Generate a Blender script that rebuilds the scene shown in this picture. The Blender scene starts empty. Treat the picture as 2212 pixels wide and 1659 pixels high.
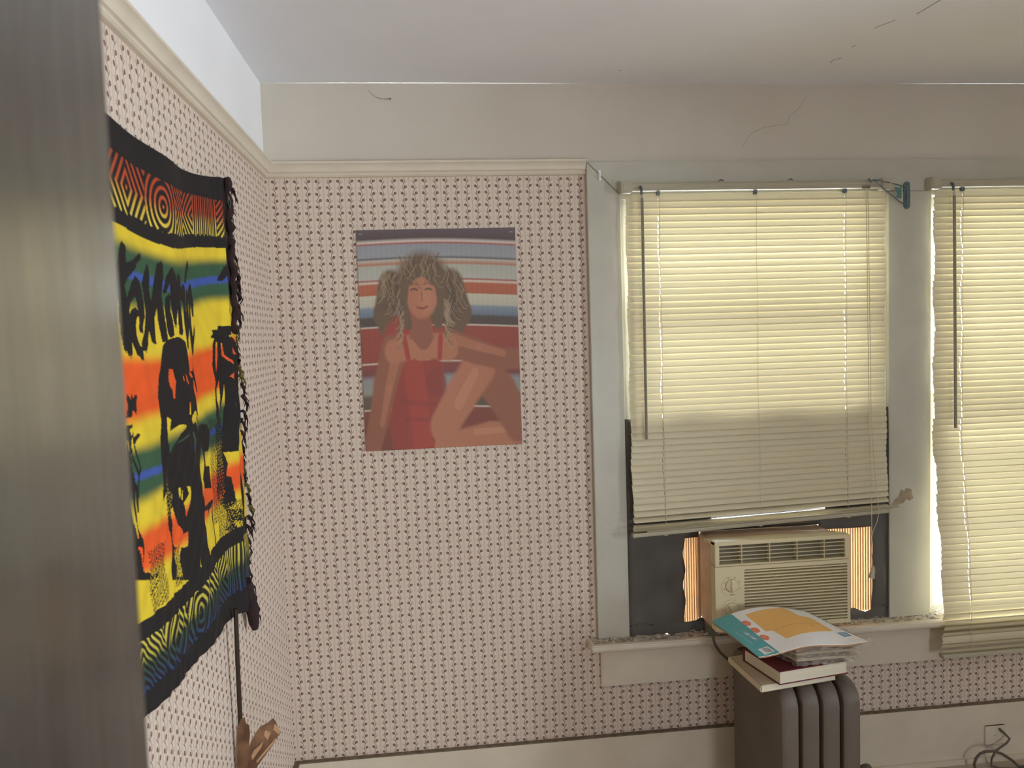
import bpy, bmesh, math, random
import numpy as np
from mathutils import Vector, Matrix
R = random.Random(7)
SC = bpy.context.scene
COL = SC.collection
# ---------------------------------------------------------------- camera
cam_d = bpy.data.cameras.new('camera'); cam = bpy.data.objects.new('camera', cam_d); COL.objects.link(cam); SC.camera = cam
yaw, pitch, roll = .1042, -.0638, -.0323
fw = Vector((math.sin(yaw)*math.cos(pitch), math.cos(yaw)*math.cos(pitch), math.sin(pitch)))
r0 = Vector((math.cos(yaw), -math.sin(yaw), 0)); u0 = r0.cross(fw)
rt = math.cos(roll)*r0 + math.sin(roll)*u0; up = -math.sin(roll)*r0 + math.cos(roll)*u0
M = Matrix((rt, up, -fw)).transposed().to_4x4(); M.translation = Vector((.4841, -2.5, 1.5637))
cam.matrix_world = M
cam_d.sensor_width = 36; cam_d.lens = 1680*36/2212; cam_d.clip_start = .02
cam_d.dof.use_dof = True; cam_d.dof.focus_distance = 2.5; cam_d.dof.aperture_fstop = 7.8
# ---------------------------------------------------------------- light
SKY = 34.0
W = bpy.data.worlds.new('world'); SC.world = W; W.use_nodes = True
bg = W.node_tree.nodes['Background']; bg.inputs[0].default_value = (.86, .94, 1.02, 1); bg.inputs[1].default_value = SKY
def portal(name, loc, rot, sx, sy):
    l = bpy.data.lights.new(name, 'AREA'); l.shape = 'RECTANGLE'; l.size = sx; l.size_y = sy; l.cycles.is_portal = True
    o = bpy.data.objects.new(name, l); COL.objects.link(o); o.location = loc; o.rotation_euler = rot; return o
RX, RY, HC = 4.3, -5.2, 2.356            # right wall, rear wall, ceiling height
portal('portal', (1.569, .14, 1.27), (math.radians(-90), 0, 0), .92, 1.5)
portal('portal', (2.6355, .14, 1.27), (math.radians(-90), 0, 0), .92, 1.5)
portal('portal', (RX+.14, -2.95, 1.35), (0, math.radians(90), 0), 1.5, 1.3)
portal('portal', (1.85, RY-.14, 1.0), (math.radians(90), 0, 0), .5, 1.0)
SC.view_settings.view_transform = 'Standard'; SC.view_settings.look = 'None'
SC.view_settings.exposure = 0.0; SC.view_settings.gamma = 1; SC.view_settings.use_curve_mapping = False
SC.cycles.max_bounces = 10; SC.cycles.diffuse_bounces = 6; SC.cycles.transparent_max_bounces = 12
SC.cycles.sample_clamp_indirect = 6; SC.cycles.caustics_reflective = False; SC.cycles.caustics_refractive = False
SC.cycles.use_denoising = True
# ---------------------------------------------------------------- materials
def lin(r, g, b):
    f = lambda c: (c/255/12.92) if c/255 <= .04045 else ((c/255+.055)/1.055)**2.4
    return (f(r), f(g), f(b), 1)
class NT:
    def __init__(s, name):
        s.m = bpy.data.materials.new(name); s.m.use_nodes = True; s.t = s.m.node_tree; s.n = s.t.nodes; s.L = s.t.links
        s.b = s.n['Principled BSDF']; s.out = s.n['Material Output']
    def new(s, k, **kw):
        n = s.n.new(k)
        for a, v in kw.items(): setattr(n, a, v)
        return n
    def put(s, sock, v):
        if isinstance(v, bpy.types.NodeSocket): s.L.new(v, sock)
        elif v is not None: sock.default_value = v
    def math(s, op, a, b=None, c=None, clamp=False):
        n = s.new('ShaderNodeMath', operation=op, use_clamp=clamp)
        s.put(n.inputs[0], a)
        if b is not None: s.put(n.inputs[1], b)
        if c is not None: s.put(n.inputs[2], c)
        return n.outputs[0]
    def mix(s, f, a, b, mode='MIX'):
        n = s.new('ShaderNodeMix', data_type='RGBA', blend_type=mode)
        s.put(n.inputs[0], f); s.put(n.inputs[6], a); s.put(n.inputs[7], b); return n.outputs[2]
    def co(s, scale=(1, 1, 1)):
        t = s.new('ShaderNodeTexCoord'); mp = s.new('ShaderNodeMapping'); mp.inputs['Scale'].default_value = scale
        s.L.new(t.outputs['Object'], mp.inputs[0]); return mp.outputs[0]
    def noise(s, scale, det=3, co=None, rough=.5):
        n = s.new('ShaderNodeTexNoise'); n.inputs['Scale'].default_value = scale; n.inputs['Detail'].default_value = det
        n.inputs['Roughness'].default_value = rough
        s.L.new(co if co is not None else s.co(), n.inputs['Vector']); return n.outputs[0]
    def ramp(s, f, *st):
        n = s.new('ShaderNodeValToRGB'); e = n.color_ramp.elements
        for i, (p, c) in enumerate(st):
            if i > 1: e.new(p)
            e[i].position = p; e[i].color = c
        s.put(n.inputs[0], f); return n.outputs[0]
    def bump(s, h, st=.3, dist=.002):
        n = s.new('ShaderNodeBump'); n.inputs['Strength'].default_value = st; n.inputs['Distance'].default_value = dist
        s.put(n.inputs['Height'], h); s.L.new(n.outputs[0], s.b.inputs['Normal']); return n.outputs[0]
def paint(name, c, c2=None, rough=.5, ns=6, bs=60, bst=.15, amount=.5, scale=(1, 1, 1), spec=.3, metal=0):
    t = NT(name); co = t.co(scale)
    a = t.noise(ns, 4, co)
    c2 = c2 or tuple(x*.88 for x in c[:3])+(1,)
    t.put(t.b.inputs['Base Color'], t.ramp(a, (.5-amount/2, c), (.5+amount/2, c2)))
    t.b.inputs['Roughness'].default_value = rough; t.b.inputs['Specular IOR Level'].default_value = spec; t.b.inputs['Metallic'].default_value = metal
    if bst: t.bump(t.noise(bs, 3, co), bst)
    return t.m
def translucent(name, c, ct, w, rough=.4, ns=5):
    t = NT(name); a = t.noise(ns, 3)
    t.put(t.b.inputs['Base Color'], t.mix(a, c, tuple(x*.93 for x in c[:3])+(1,))); t.b.inputs['Roughness'].default_value = rough
    tr = t.new('ShaderNodeBsdfTranslucent'); tr.inputs[0].default_value = ct
    mx = t.new('ShaderNodeMixShader'); mx.inputs[0].default_value = w
    t.L.new(t.b.outputs[0], mx.inputs[1]); t.L.new(tr.outputs[0], mx.inputs[2]); t.L.new(mx.outputs[0], t.out.inputs[0]); return t.m
def wallpaper(name, axis):
    t = NT(name); tc = t.new('ShaderNodeTexCoord'); sp = t.new('ShaderNodeSeparateXYZ'); t.L.new(tc.outputs['Object'], sp.inputs[0])
    P, V = .033, .0392
    m = t.math
    u = m('DIVIDE', m('SUBTRACT', sp.outputs[axis], .011), P); cell = m('FLOOR', u)
    fx = m('MULTIPLY', m('SUBTRACT', m('SUBTRACT', u, cell), .5), P)
    v = m('DIVIDE', m('SUBTRACT', sp.outputs[2], 2.057 - V/4), V/2); vc = m('FLOOR', v)
    fy = m('MULTIPLY', m('SUBTRACT', m('SUBTRACT', v, vc), .5), V/2)
    par = m('MODULO', m('ADD', m('ADD', cell, vc), 2001.0), 2.0)
    sg = m('SUBTRACT', m('MULTIPLY', par, 2.0), 1.0)
    x = m('MULTIPLY', fx, sg)
    # flower
    dx = m('ADD', x, .0056); d = m('SQRT', m('ADD', m('MULTIPLY', dx, dx), m('MULTIPLY', fy, fy)))
    dot = m('LESS_THAN', d, .0044)
    dx2 = m('ADD', x, .0062); fy2 = m('SUBTRACT', fy, .0002); core = m('LESS_THAN', m('SQRT', m('ADD', m('MULTIPLY', dx2, dx2), m('MULTIPLY', fy2, fy2))), .0022)
    tail = m('MULTIPLY', m('LESS_THAN', m('ABSOLUTE', m('ADD', x, .0022)), .0013), m('LESS_THAN', m('ABSOLUTE', m('ADD', fy, .003)), .0032))
    # vine
    vx = m('MULTIPLY', m('COSINE', m('MULTIPLY', fy, math.pi/(V/2))), .0026)
    vine = m('LESS_THAN', m('ABSOLUTE', m('SUBTRACT', x, vx)), .00085)
    # leaf: from (.001,-.0085) to (.0088,.0003), slightly curved
    tt = m('DIVIDE', m('SUBTRACT', x, .001), .0078)
    ly = m('ADD', m('MULTIPLY', m('POWER', m('MAXIMUM', tt, 0.0), 1.25), .0088), -.0085)
    leaf = m('MULTIPLY', m('MULTIPLY', m('GREATER_THAN', tt, 0.0), m('LESS_THAN', tt, 1.0)), m('LESS_THAN', m('ABSOLUTE', m('SUBTRACT', fy, ly)), .0011))
    line = m('GREATER_THAN', m('ABSOLUTE', fx), P/2-.0006)
    co = t.co()
    base = t.mix(t.noise(3, 4, co), lin(222, 207, 192), lin(210, 193, 177))
    pin = m('LESS_THAN', m('ABSOLUTE', m('SUBTRACT', m('ABSOLUTE', fx), P/2-.003)), .0012)
    c = t.mix(m('MULTIPLY', pin, .25), base, lin(190, 172, 158))
    c = t.mix(m('MULTIPLY', line, .75), c, lin(172, 146, 118))
    c = t.mix(m('MAXIMUM', vine, leaf), c, lin(124, 109, 96))
    c = t.mix(m('MAXIMUM', dot, tail), c, t.mix(t.noise(25, 2, co), lin(106, 80, 76), lin(130, 88, 82)))
    c = t.mix(m('MULTIPLY', core, .8), c, lin(152, 124, 108))
    t.put(t.b.inputs['Base Color'], c); t.b.inputs['Roughness'].default_value = .65; t.b.inputs['Specular IOR Level'].default_value = .25
    t.bump(t.noise(9, 4, co), .25, .004)
    return t.m
def vcol(name, rough=.7, bumps=(400, .2), spec=.2, sheen=0):
    t = NT(name); a = t.new('ShaderNodeAttribute', attribute_name='print')
    n = t.noise(120, 3); t.put(t.b.inputs['Base Color'], t.mix(t.math('MULTIPLY', n, .25), a.outputs[0], t.mix(1.0, a.outputs[0], (.75, .72, .7, 1), 'MULTIPLY')))
    t.b.inputs['Roughness'].default_value = rough; t.b.inputs['Specular IOR Level'].default_value = spec
    t.bump(t.noise(bumps[0], 3), bumps[1], .001)
    return t.m
MT = {}
MT['ceil'] = paint('ceiling_paint', lin(240, 241, 244), lin(232, 233, 237), .8, 2, 14, .12)
MT['frieze'] = paint('frieze_paint_shaded', lin(207, 199, 186), lin(198, 189, 175), .7, 3, 30, .1)  # darker copy of the frieze paint, back wall shade put into its colour
MT['frieze_left_lit'] = paint('frieze_paint_left_lit', lin(240, 240, 241), lin(234, 234, 235), .7, 3, 30, .1)  # lighter copy, daylight on the left wall put into its colour
MT['wp_x'] = wallpaper('vine_wallpaper_back', 0); MT['wp_y'] = wallpaper('vine_wallpaper_side', 1)
MT['trim'] = paint('cream_gloss_paint', lin(218, 207, 188), lin(208, 196, 176), .38, 8, 35, .35, spec=.5)
MT['casing'] = paint('grey_white_gloss_paint', lin(192, 189, 174), lin(182, 178, 163), .35, 8, 30, .45, spec=.5)
MT['dust'] = paint('dusty_grime', lin(150, 134, 112), lin(205, 196, 178), .9, 60, 200, .8, amount=.25)
MT['grime'] = paint('dark_grime', lin(96, 82, 68), lin(135, 120, 100), .9, 60, 200, .6)
MT['sash'] = paint('white_sash_paint', lin(235, 236, 236), lin(225, 226, 226), .4)
MT['floor'] = paint('pale_bounce_boards', lin(182, 168, 152), lin(168, 154, 138), .45, 3, 40, .2, scale=(1, 12, 1))  # boards made pale so they bounce daylight onto walls and ceiling
MT['slat'] = translucent('cream_slat_vinyl', lin(214, 203, 170), (1.0, .84, .46, 1), .040)
MT['rail'] = paint('beige_rail_enamel', lin(186, 178, 156), lin(178, 170, 148), .35, 3, 40, .05)
MT['cord'] = paint('cord_cotton', lin(205, 196, 170), None, .8)
MT['wand'] = paint('clear_grey_wand', lin(140, 136, 120), lin(124, 120, 105), .25, 20, 50, .05, spec=.6)
MT['metal'] = paint('dull_steel', lin(120, 128, 130), lin(95, 102, 105), .4, 30, 60, .1, metal=.6)
MT['blue'] = paint('blue_grey_bracket', lin(104, 122, 126), lin(88, 105, 110), .4, 30, 60, .1, metal=.2)
MT['teal'] = paint('teal_cloth_scrap', lin(96, 132, 128), None, .8)
MT['sheet'] = paint('black_plastic_sheet', lin(94, 90, 84), lin(78, 74, 68), .6, 7, 18, .6, spec=.5)
MT['acc'] = translucent('tan_accordion_vinyl', lin(235, 205, 160), (1.0, .82, .50, 1), .075)
MT['ac'] = paint('beige_plastic', lin(216, 203, 166), lin(208, 195, 158), .45, 4, 120, .1)
MT['acdark'] = paint('recess_grey_plastic', lin(128, 122, 104), lin(116, 110, 92), .7)
MT['acside'] = paint('tan_cabinet_side', lin(190, 160, 130), lin(172, 144, 116), .5, 20, 60, .1)
MT['acrecess'] = paint('grille_shade_brown', lin(128, 110, 82), None, .7)  # panel darkened to paint in the shade between grille slats
MT['print'] = paint('grey_print', lin(128, 118, 92), None, .6, bst=0)
MT['rad'] = paint('dark_bronze_radiator_paint', lin(104, 93, 82), lin(92, 81, 70), .55, 8, 60, .2, spec=.5)
MT['paper'] = paint('book_pages', lin(226, 218, 196), lin(208, 198, 174), .8, 3, 300, .3, scale=(1, 1, 90))
MT['red'] = paint('dark_red_cloth_cover', lin(122, 56, 60), lin(104, 46, 50), .55, 9, 200, .2)
MT['cream'] = paint('cream_card_cover', lin(208, 194, 164), lin(196, 180, 150), .6, 9, 80, .2)
MT['white'] = paint('white_card', lin(226, 224, 222), lin(216, 214, 210), .5, 6, 40, .1)
MT['kraft'] = paint('kraft_paper', lin(206, 158, 92), lin(190, 142, 80), .7, 60, 300, .15)
MT['tealp'] = paint('teal_print', lin(72, 152, 158), lin(104, 172, 176), .5, 60, 40, .1)
MT['orange'] = paint('orange_print', lin(226, 124, 92), None, .5)
MT['whitep'] = paint('white_print', lin(235, 235, 232), None, .5)
MT['blackp'] = paint('black_print', lin(60, 58, 58), None, .6)
MT['bluep'] = paint('blue_print', lin(90, 140, 176), None, .5)
MT['wood'] = paint('dark_stick_wood', lin(62, 46, 34), lin(40, 30, 24), .5, 12, 90, .2, scale=(1, 1, .1))
MT['brown'] = paint('torn_brown_paper', lin(132, 98, 72), lin(96, 66, 46), .7, 18, 90, .5, amount=.2)
MT['brownl'] = paint('torn_paper_edge', lin(196, 156, 118), lin(170, 128, 92), .8, 18, 90, .5)
MT['cable'] = paint('grey_cable', lin(100, 90, 78), None, .5)
MT['crack'] = paint('crack_shadow', lin(92, 88, 80), None, .95, bst=0)
MT['tape'] = paint('old_tape_residue', lin(168, 152, 130), lin(140, 124, 104), .9, 60, 120, .5)
MT['black'] = paint('black_yarn', lin(38, 33, 33), lin(58, 36, 36), .9, 40, 300, .4)
MT['yarny'] = paint('olive_yarn', lin(120, 110, 40), lin(50, 44, 30), .9, 60, 300, .4)
def door_mat():
    t = NT('worn_dark_varnish'); co = t.co((1, 14, 1.2))
    a = t.noise(5, 5, co); b = t.noise(2.2, 3, t.co((1, 3, 1)))
    t.put(t.b.inputs['Base Color'], t.mix(b, lin(52, 47, 44), lin(34, 30, 28)))
    t.put(t.b.inputs['Roughness'], t.math('MULTIPLY_ADD', a, .3, .18)); t.b.inputs['Specular IOR Level'].default_value = 1.0; t.b.inputs['Coat Weight'].default_value = 1; t.b.inputs['Coat IOR'].default_value = 2.0; t.put(t.b.inputs['Coat Roughness'], t.math('MULTIPLY_ADD', a, .2, .08))
    t.bump(a, .35, .003); return t.m
MT['door'] = door_mat()
def glass_mat():
    t = NT('window_glass'); tr = t.new('ShaderNodeBsdfTransparent'); gl = t.new('ShaderNodeBsdfGlossy'); gl.inputs['Roughness'].default_value = .02
    fr = t.new('ShaderNodeFresnel'); mx = t.new('ShaderNodeMixShader'); t.L.new(fr.outputs[0], mx.inputs[0]); t.L.new(tr.outputs[0], mx.inputs[1]); t.L.new(gl.outputs[0], mx.inputs[2])
    t.L.new(mx.outputs[0], t.out.inputs[0]); return t.m
MT['glass'] = glass_mat()
def wrap_mat():
    t = NT('clear_crinkled_film'); tr = t.new('ShaderNodeBsdfTransparent'); tr.inputs[0].default_value = (.93, .92, .9, 1)
    t.b.inputs['Base Color'].default_value = lin(200, 192, 180); t.b.inputs['Roughness'].default_value = .2; t.b.inputs['Specular IOR Level'].default_value = .7
    mx = t.new('ShaderNodeMixShader'); n = t.noise(55, 4, t.co((1, 1, 3))); t.L.new(t.math('MULTIPLY_ADD', n, 1.2, -.28, clamp=True), mx.inputs[0])
    t.L.new(tr.outputs[0], mx.inputs[1]); t.L.new(t.b.outputs[0], mx.inputs[2]); t.L.new(mx.outputs[0], t.out.inputs[0])
    t.bump(t.noise(45, 4), 1.0, .006); return t.m
MT['wrap'] = wrap_mat()
# ---------------------------------------------------------------- mesh helpers
class B:
    def __init__(s): s.v = []; s.f = []; s.mi = []
    def add(s, vs, fs, mi=0):
        k = len(s.v); s.v += [tuple(v) for v in vs]
        for f in fs: s.f.append(tuple(i+k for i in f)); s.mi.append(mi)
        return s
    def box(s, x0, x1, y0, y1, z0, z1, mi=0):
        return s.add([(x0, y0, z0), (x1, y0, z0), (x1, y1, z0), (x0, y1, z0), (x0, y0, z1), (x1, y0, z1), (x1, y1, z1), (x0, y1, z1)],
                     [(0, 3, 2, 1), (4, 5, 6, 7), (0, 1, 5, 4), (1, 2, 6, 5), (2, 3, 7, 6), (3, 0, 4, 7)], mi)
    def prism(s, prof, a, b, axis='x', mi=0):
        """prof: closed 2-D outline; extruded from a to b along axis (a,b may be functions of the point for mitres)"""
        n = len(prof); out = []
        for q in (a, b):
            for p in prof:
                e = q(p) if callable(q) else q
                out.append({'x': (e, p[0], p[1]), 'y': (p[0], e, p[1]), 'z': (p[0], p[1], e)}[axis])
        fs = [(i, (i+1) % n, n+(i+1) % n, n+i) for i in range(n)] + [tuple(reversed(range(n))), tuple(range(n, 2*n))]
        return s.add(out, fs, mi)
    def tube(s, pts, r, seg=8, mi=0, cap=True):
        pts = [Vector(p) for p in pts]; n = len(pts); rings = []
        up = Vector((0, 0, 1)); prev = None
        for i, p in enumerate(pts):
            t = (pts[min(i+1, n-1)] - pts[max(i-1, 0)]).normalized()
            a = t.cross(prev if prev is not None else (up if abs(t.z) < .9 else Vector((1, 0, 0))))
            a = a.normalized() if a.length > 1e-6 else t.orthogonal().normalized()
            b = t.cross(a).normalized(); prev = b*-1 if prev is None else (a.cross(t)).normalized()
            prev = a.cross(t).normalized()
            rr = r[i] if isinstance(r, (list, tuple)) else r
            rings.append([p + (a*math.cos(2*math.pi*k/seg) + b*math.sin(2*math.pi*k/seg))*rr for k in range(seg)])
        vs = [v for g in rings for v in g]
        fs = [(i*seg+k, i*seg+(k+1) % seg, (i+1)*seg+(k+1) % seg, (i+1)*seg+k) for i in range(n-1) for k in range(seg)]
        if cap: fs += [tuple(reversed(range(seg))), tuple((n-1)*seg+k for k in range(seg))]
        return s.add(vs, fs, mi)
    def cyl(s, c, r, h, axis='y', seg=24, mi=0, r2=None):
        c = Vector(c); d = {'x': Vector((1, 0, 0)), 'y': Vector((0, 1, 0)), 'z': Vector((0, 0, 1))}[axis]
        return s.tube([c, c+d*h], [r, r if r2 is None else r2], seg, mi)
    def slab(s, poly, th, mapf, mi=0):
        """flat outline (list of 2-D) -> solid plate; mapf(u, v, w) -> xyz"""
        n = len(poly); vs = [mapf(u, v, 0) for u, v in poly] + [mapf(u, v, th) for u, v in poly]
        return s.add(vs, [tuple(range(n)), tuple(reversed(range(n, 2*n)))] + [((i+1) % n, i, n+i, n+(i+1) % n) for i in range(n)], mi)
def mkobj(name, b, mats, parent=None, smooth=False, bevel=0, seg=2, loc=None):
    me = bpy.data.meshes.new(name)
    me.from_pydata(b.v, [], b.f)
    mats = mats if isinstance(mats, (list, tuple)) else [mats]
    for m in mats: me.materials.append(MT[m] if isinstance(m, str) else m)
    if len(mats) > 1: me.polygons.foreach_set('material_index', b.mi)
    bm = bmesh.new(); bm.from_mesh(me); bmesh.ops.recalc_face_normals(bm, faces=bm.faces)
    if bevel:
        es = [e for e in bm.edges if len(e.link_faces) == 2 and e.calc_face_angle() > .6]
        bmesh.ops.bevel(bm, geom=es, offset=bevel, segments=seg, affect='EDGES', clamp_overlap=True)
    bm.to_mesh(me); bm.free()
    if smooth or bevel:
        me.polygons.foreach_set('use_smooth', [True]*len(me.polygons))
        me.set_sharp_from_angle(angle=math.radians(38))
    o = bpy.data.objects.new(name, me); COL.objects.link(o)
    if parent is not None: o.parent = parent
    if loc: o.location = loc
    return o
def tag(o, label=None, cat=None, group=None, kind=None):
    if label: o['label'] = label
    if cat: o['category'] = cat
    if group: o['group'] = group
    if kind: o['kind'] = kind
    return o
def empty(name, label, cat, loc=(0, 0, 0), group=None, kind=None):
    o = bpy.data.objects.new(name, None); COL.objects.link(o); o.location = loc; o.empty_display_size = .05
    return tag(o, label, cat, group, kind)
def local(b, loc):
    b.v = [(x-loc[0], y-loc[1], z-loc[2]) for x, y, z in b.v]; return b
def struct(name, b, mats, label, cat, parent=None, **kw):
    o = mkobj(name, b, mats, parent, **kw)
    if parent is None: tag(o, label, cat, kind='structure')
    return o
# ================================================================ SETTING
W1 = (1.1115, 2.0264); W2 = (2.178, 3.093); ZS, ZT = .525, 2.0; ZW = 2.09
def wall_holes(axis, at, a0, a1, holes, zsplit, th=.14, sign=1):
    """wall in plane axis=at, outside towards sign; cells between cuts, material 0 below zsplit, 1 above"""
    b = B(); us = sorted({a0, a1} | {h[0] for h in holes} | {h[1] for h in holes}); zs = sorted({0, HC, zsplit} | {h[2] for h in holes} | {h[3] for h in holes})
    for i in range(len(us)-1):
        for j in range(len(zs)-1):
            uc, zc = (us[i]+us[i+1])/2, (zs[j]+zs[j+1])/2
            if any(h[0] < uc < h[1] and h[2] < zc < h[3] for h in holes): continue
            mi = 0 if zc < zsplit else 1
            if axis == 'y': b.box(us[i], us[i+1], min(at, at+th*sign), max(at, at+th*sign), zs[j], zs[j+1], mi)
            else: b.box(min(at, at+th*sign), max(at, at+th*sign), us[i], us[i+1], zs[j], zs[j+1], mi)
    return b
struct('wall_back', wall_holes('y', 0, -.14, RX+.14, [(*W1, ZS, ZT), (*W2, ZS, ZT)], ZW), ['wp_x', 'frieze'], 'back wall with vine wallpaper below a plain frieze in the shaded tone', 'wall')
struct('wall_left', wall_holes('x', 0, RY, 0, [], ZW, sign=-1), ['wp_y', 'frieze_left_lit'], 'left wall with vine wallpaper behind the tapestry and frieze in the lit tone above', 'wall')
struct('wall_right', wall_holes('x', RX, RY, 0, [(-3.6, -2.3, .6, 2.05)], ZW), ['wp_y', 'frieze'], 'right wall out of view with an added fill window', 'wall')
struct('wall_rear', wall_holes('y', RY, -.14, RX+.14, [(1.6, 2.1, .5, 1.5)], ZW, sign=-1), ['wp_x', 'frieze'], 'rear wall with an added fill window behind the camera', 'wall')
struct('wall_light_block', B().box(3.21, RX, -1.1, 0, 0, HC), 'frieze', 'unseen block added beyond the second window to shade the back wall', 'wall')  # added out of view to keep window light off the back wall's right
struct('floor', B().box(-.14, RX+.14, RY-.14, .14, -.12, 0), 'floor', 'board floor below the frame, paled to bounce light', 'floor')
# ceiling: gently wavy old plaster
b = B(); nx, ny = 60, 50
for j in range(ny+1):
    for i in range(nx+1):
        x = RX*i/nx; y = RY*(1-j/ny)
        z = HC + .004*math.sin(x*2.1+1)*math.sin(y*1.7) + .0025*math.sin(x*5.3+y*2)
        if j == ny: z = HC + .0015*math.sin(x*3.1) - .005*math.exp(-((x-1.73)/.16)**2)
        if i == 0: z = HC + .001*math.sin(y*9)
        b.v.append((x, y, z))
for j in range(ny):
    for i in range(nx):
        a = j*(nx+1)+i; b.f.append((a, a+nx+1, a+nx+2, a+1)); b.mi.append(0)
b.box(-.14, RX+.14, RY-.14, .14, HC+.02, HC+.14)
ceiling = struct('ceiling', b, 'ceil', 'white plaster ceiling, slightly wavy and cracked', 'ceiling', smooth=True)
# picture rail (cove profile), mitred in the corner
def rail_prof(s=1):
    p = [(0, 2.118), (.006, 2.118), (.024, 2.116), (.030, 2.112), (.030, 2.106), (.022, 2.101), (.018, 2.094), (.016, 2.086), (.018, 2.082), (.012, 2.080), (.012, 2.076), (.014, 2.072), (.010, 2.068), (0, 2.067)]
    return [(s*d, z) for d, z in p]
rb = B().prism(rail_prof(-1), lambda p: -p[0], 1.003, 'x')
struct('trim_1', rb, 'trim', 'cream moulded picture rail along the back wall, left of the windows', 'picture rail', smooth=True)
rb = B().prism(rail_prof(1), RY, lambda p: -p[0], 'y')
struct('trim_2', rb, 'trim', 'cream moulded picture rail running down the left wall', 'picture rail', smooth=True)
# baseboards with a grimy ledge
def baseb(name, x0, x1, lab):
    b = B().box(x0, x1, -.018, 0, 0, .205); b.box(x0, x1, -.03, -.018, 0, .018); b.box(x0, x1, -.0175, 0, .205, .2085, 1)
    return struct(name, b, ['trim', 'grime'], lab, 'baseboard')
baseb('baseboard_back', 0, RX, 'tall cream baseboard along the back wall under the wallpaper')
b = B().box(0, .018, RY, -.02, 0, .205); b.box(0, .0175, RY, -.02, .205, .2085, 1); struct('baseboard_left', b, ['trim', 'grime'], 'cream baseboard along the left wall', 'baseboard')
# window casings
CY = -.02
g = .0012
struct('trim_3', B().prism([(1.0044, CY), (1.1105, CY), (1.1105, 0), (1.0044, 0)], ZS+.02, lambda p: 2.1054-(p[0]-1.0044)*(2.1054-ZT)/(1.1115-1.0044)-g, 'z'), 'casing', 'grey-white painted side casing left of the first window', 'window casing', bevel=.0015)
b = B(); n0 = [(1.0044, 2.1054), (3.2, 2.1054), (3.093, ZT), (1.1115, ZT)]
n0[0] = (1.0044+g, 2.1054); n0[3] = (1.1115+g, ZT); b.slab(n0, -CY, lambda u, v, w: (u, CY+w, v))
struct('trim_4', b, 'casing', 'grey-white head casing running over both windows', 'window casing', bevel=.0015)
b = B().box(2.0275, 2.177, CY, 0, ZS+.02, ZT-.001)
mull = struct('trim_5', b, 'casing', 'broad flat casing between the two windows with old tape residue', 'window casing', bevel=.0015)
struct('trim_6', B().box(3.0945, 3.2, CY, 0, ZS+.02, ZT-.001), 'casing', 'side casing right of the second window, out of view', 'window casing')
# stool and apron
prof = [(.03, ZS), (.03, ZS+.018), (-.055, ZS+.018), (-.068, ZS+.015), (-.072, ZS+.006), (-.070, ZS-.004), (-.062, ZS-.010), (-.05, ZS-.011), (.0, ZS-.011), (0, ZS)]
b = B().prism(prof, .972, 3.23, 'x')
stool = struct('trim_7', b, 'trim', 'dusty window stool running under both windows with rounded nose', 'window sill', bevel=.003)
b = B(); nx, ny = 150, 8
hh = lambda x, y: ZS+.0185 + .0035*max(0, R.random()-.45)*(1.4 if (1.05 < x < 1.42 or 1.85 < x < 2.25) else .5)
for j in range(ny+1):
    for i in range(nx+1): x = .98+2.2*i/nx; y = -.056+.075*j/ny; b.v.append((x, y, hh(x, y) if 0 < j < ny and 0 < i < nx else ZS+.0182))
for j in range(ny):
    for i in range(nx): a = j*(nx+1)+i; b.f.append((a, a+1, a+nx+2, a+nx+1)); b.mi.append(0)
d = mkobj('dust_layer', b, 'dust', stool); d['kind'] = 'stuff'
b = B()
for k in range(320):
    x = R.choice([R.uniform(1.0, 1.42), R.uniform(1.86, 2.2), R.uniform(2.13, 2.24)]); y = R.uniform(-.055, .02)
    r = R.uniform(.002, .006); a = R.random()*6.28; z = ZS+.021+R.random()*.003
    p = [(x+r*math.cos(a+q*2.1)*R.uniform(.5, 1), y+r*math.sin(a+q*2.1), z+R.uniform(-.001, .003)) for q in range(3)]
    b.add(p+[(q[0], q[1], q[2]-.0008) for q in p], [(0, 1, 2), (5, 4, 3), (0, 3, 4, 1), (1, 4, 5, 2), (2, 5, 3, 0)])
d = mkobj('paint_flakes', b, 'sash', stool); d['kind'] = 'stuff'
struct('trim_8', B().box(1.012, 3.19, -.02, 0, .3812, ZS-.0115), 'trim', 'flat painted apron board under the window stool', 'apron', bevel=.0025)
# windows: jambs, sashes, panes
def window(n, x0, x1, lab, raise_=0, wb=.042):
    root = tag(bpy.data.objects.new('window_%d' % n, None), lab, 'window', kind='structure'); COL.objects.link(root)
    b = B().box(x0, x0+.012, -.004, .14, ZS+.02, ZT).box(x1-.012, x1, -.004, .14, ZS+.02, ZT).box(x0+.012, x1-.012, -.004, .14, ZT-.012, ZT).box(x0+.012, x1-.012, .032, .14, ZS+.0, ZS+.02)
    b.box(x0+.012, x0+.022, .02, .032, ZS+.02, ZT-.012).box(x1-.022, x1-.012, .02, .032, ZS+.02, ZT-.012)
    mkobj('jamb', b, 'sash', root)
    zm = (ZS+ZT)/2+.03
    for nm, y, z0, z1 in (('upper_sash', .085, zm-.02, ZT-.012), ('lower_sash', .045, ZS+.02+raise_, zm+.02+raise_)):
        w = .042; xa, xb = x0+.014, x1-.014
        b = B().box(xa, xa+w, y, y+.034, z0, z1).box(xb-w, xb, y, y+.034, z0, z1).box(xa+w, xb-w, y, y+.034, z1-w*.8, z1).box(xa+w, xb-w, y, y+.034, z0, z0+(w if nm[0] == 'u' else wb))
        s = mkobj(nm, b, 'sash', root, bevel=.002)
        mkobj('pane', B().box(xa+w, xb-w, y+.015, y+.018, z0+(w if nm[0] == 'u' else wb), z1-w*.8), 'glass', s)
    return root
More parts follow.
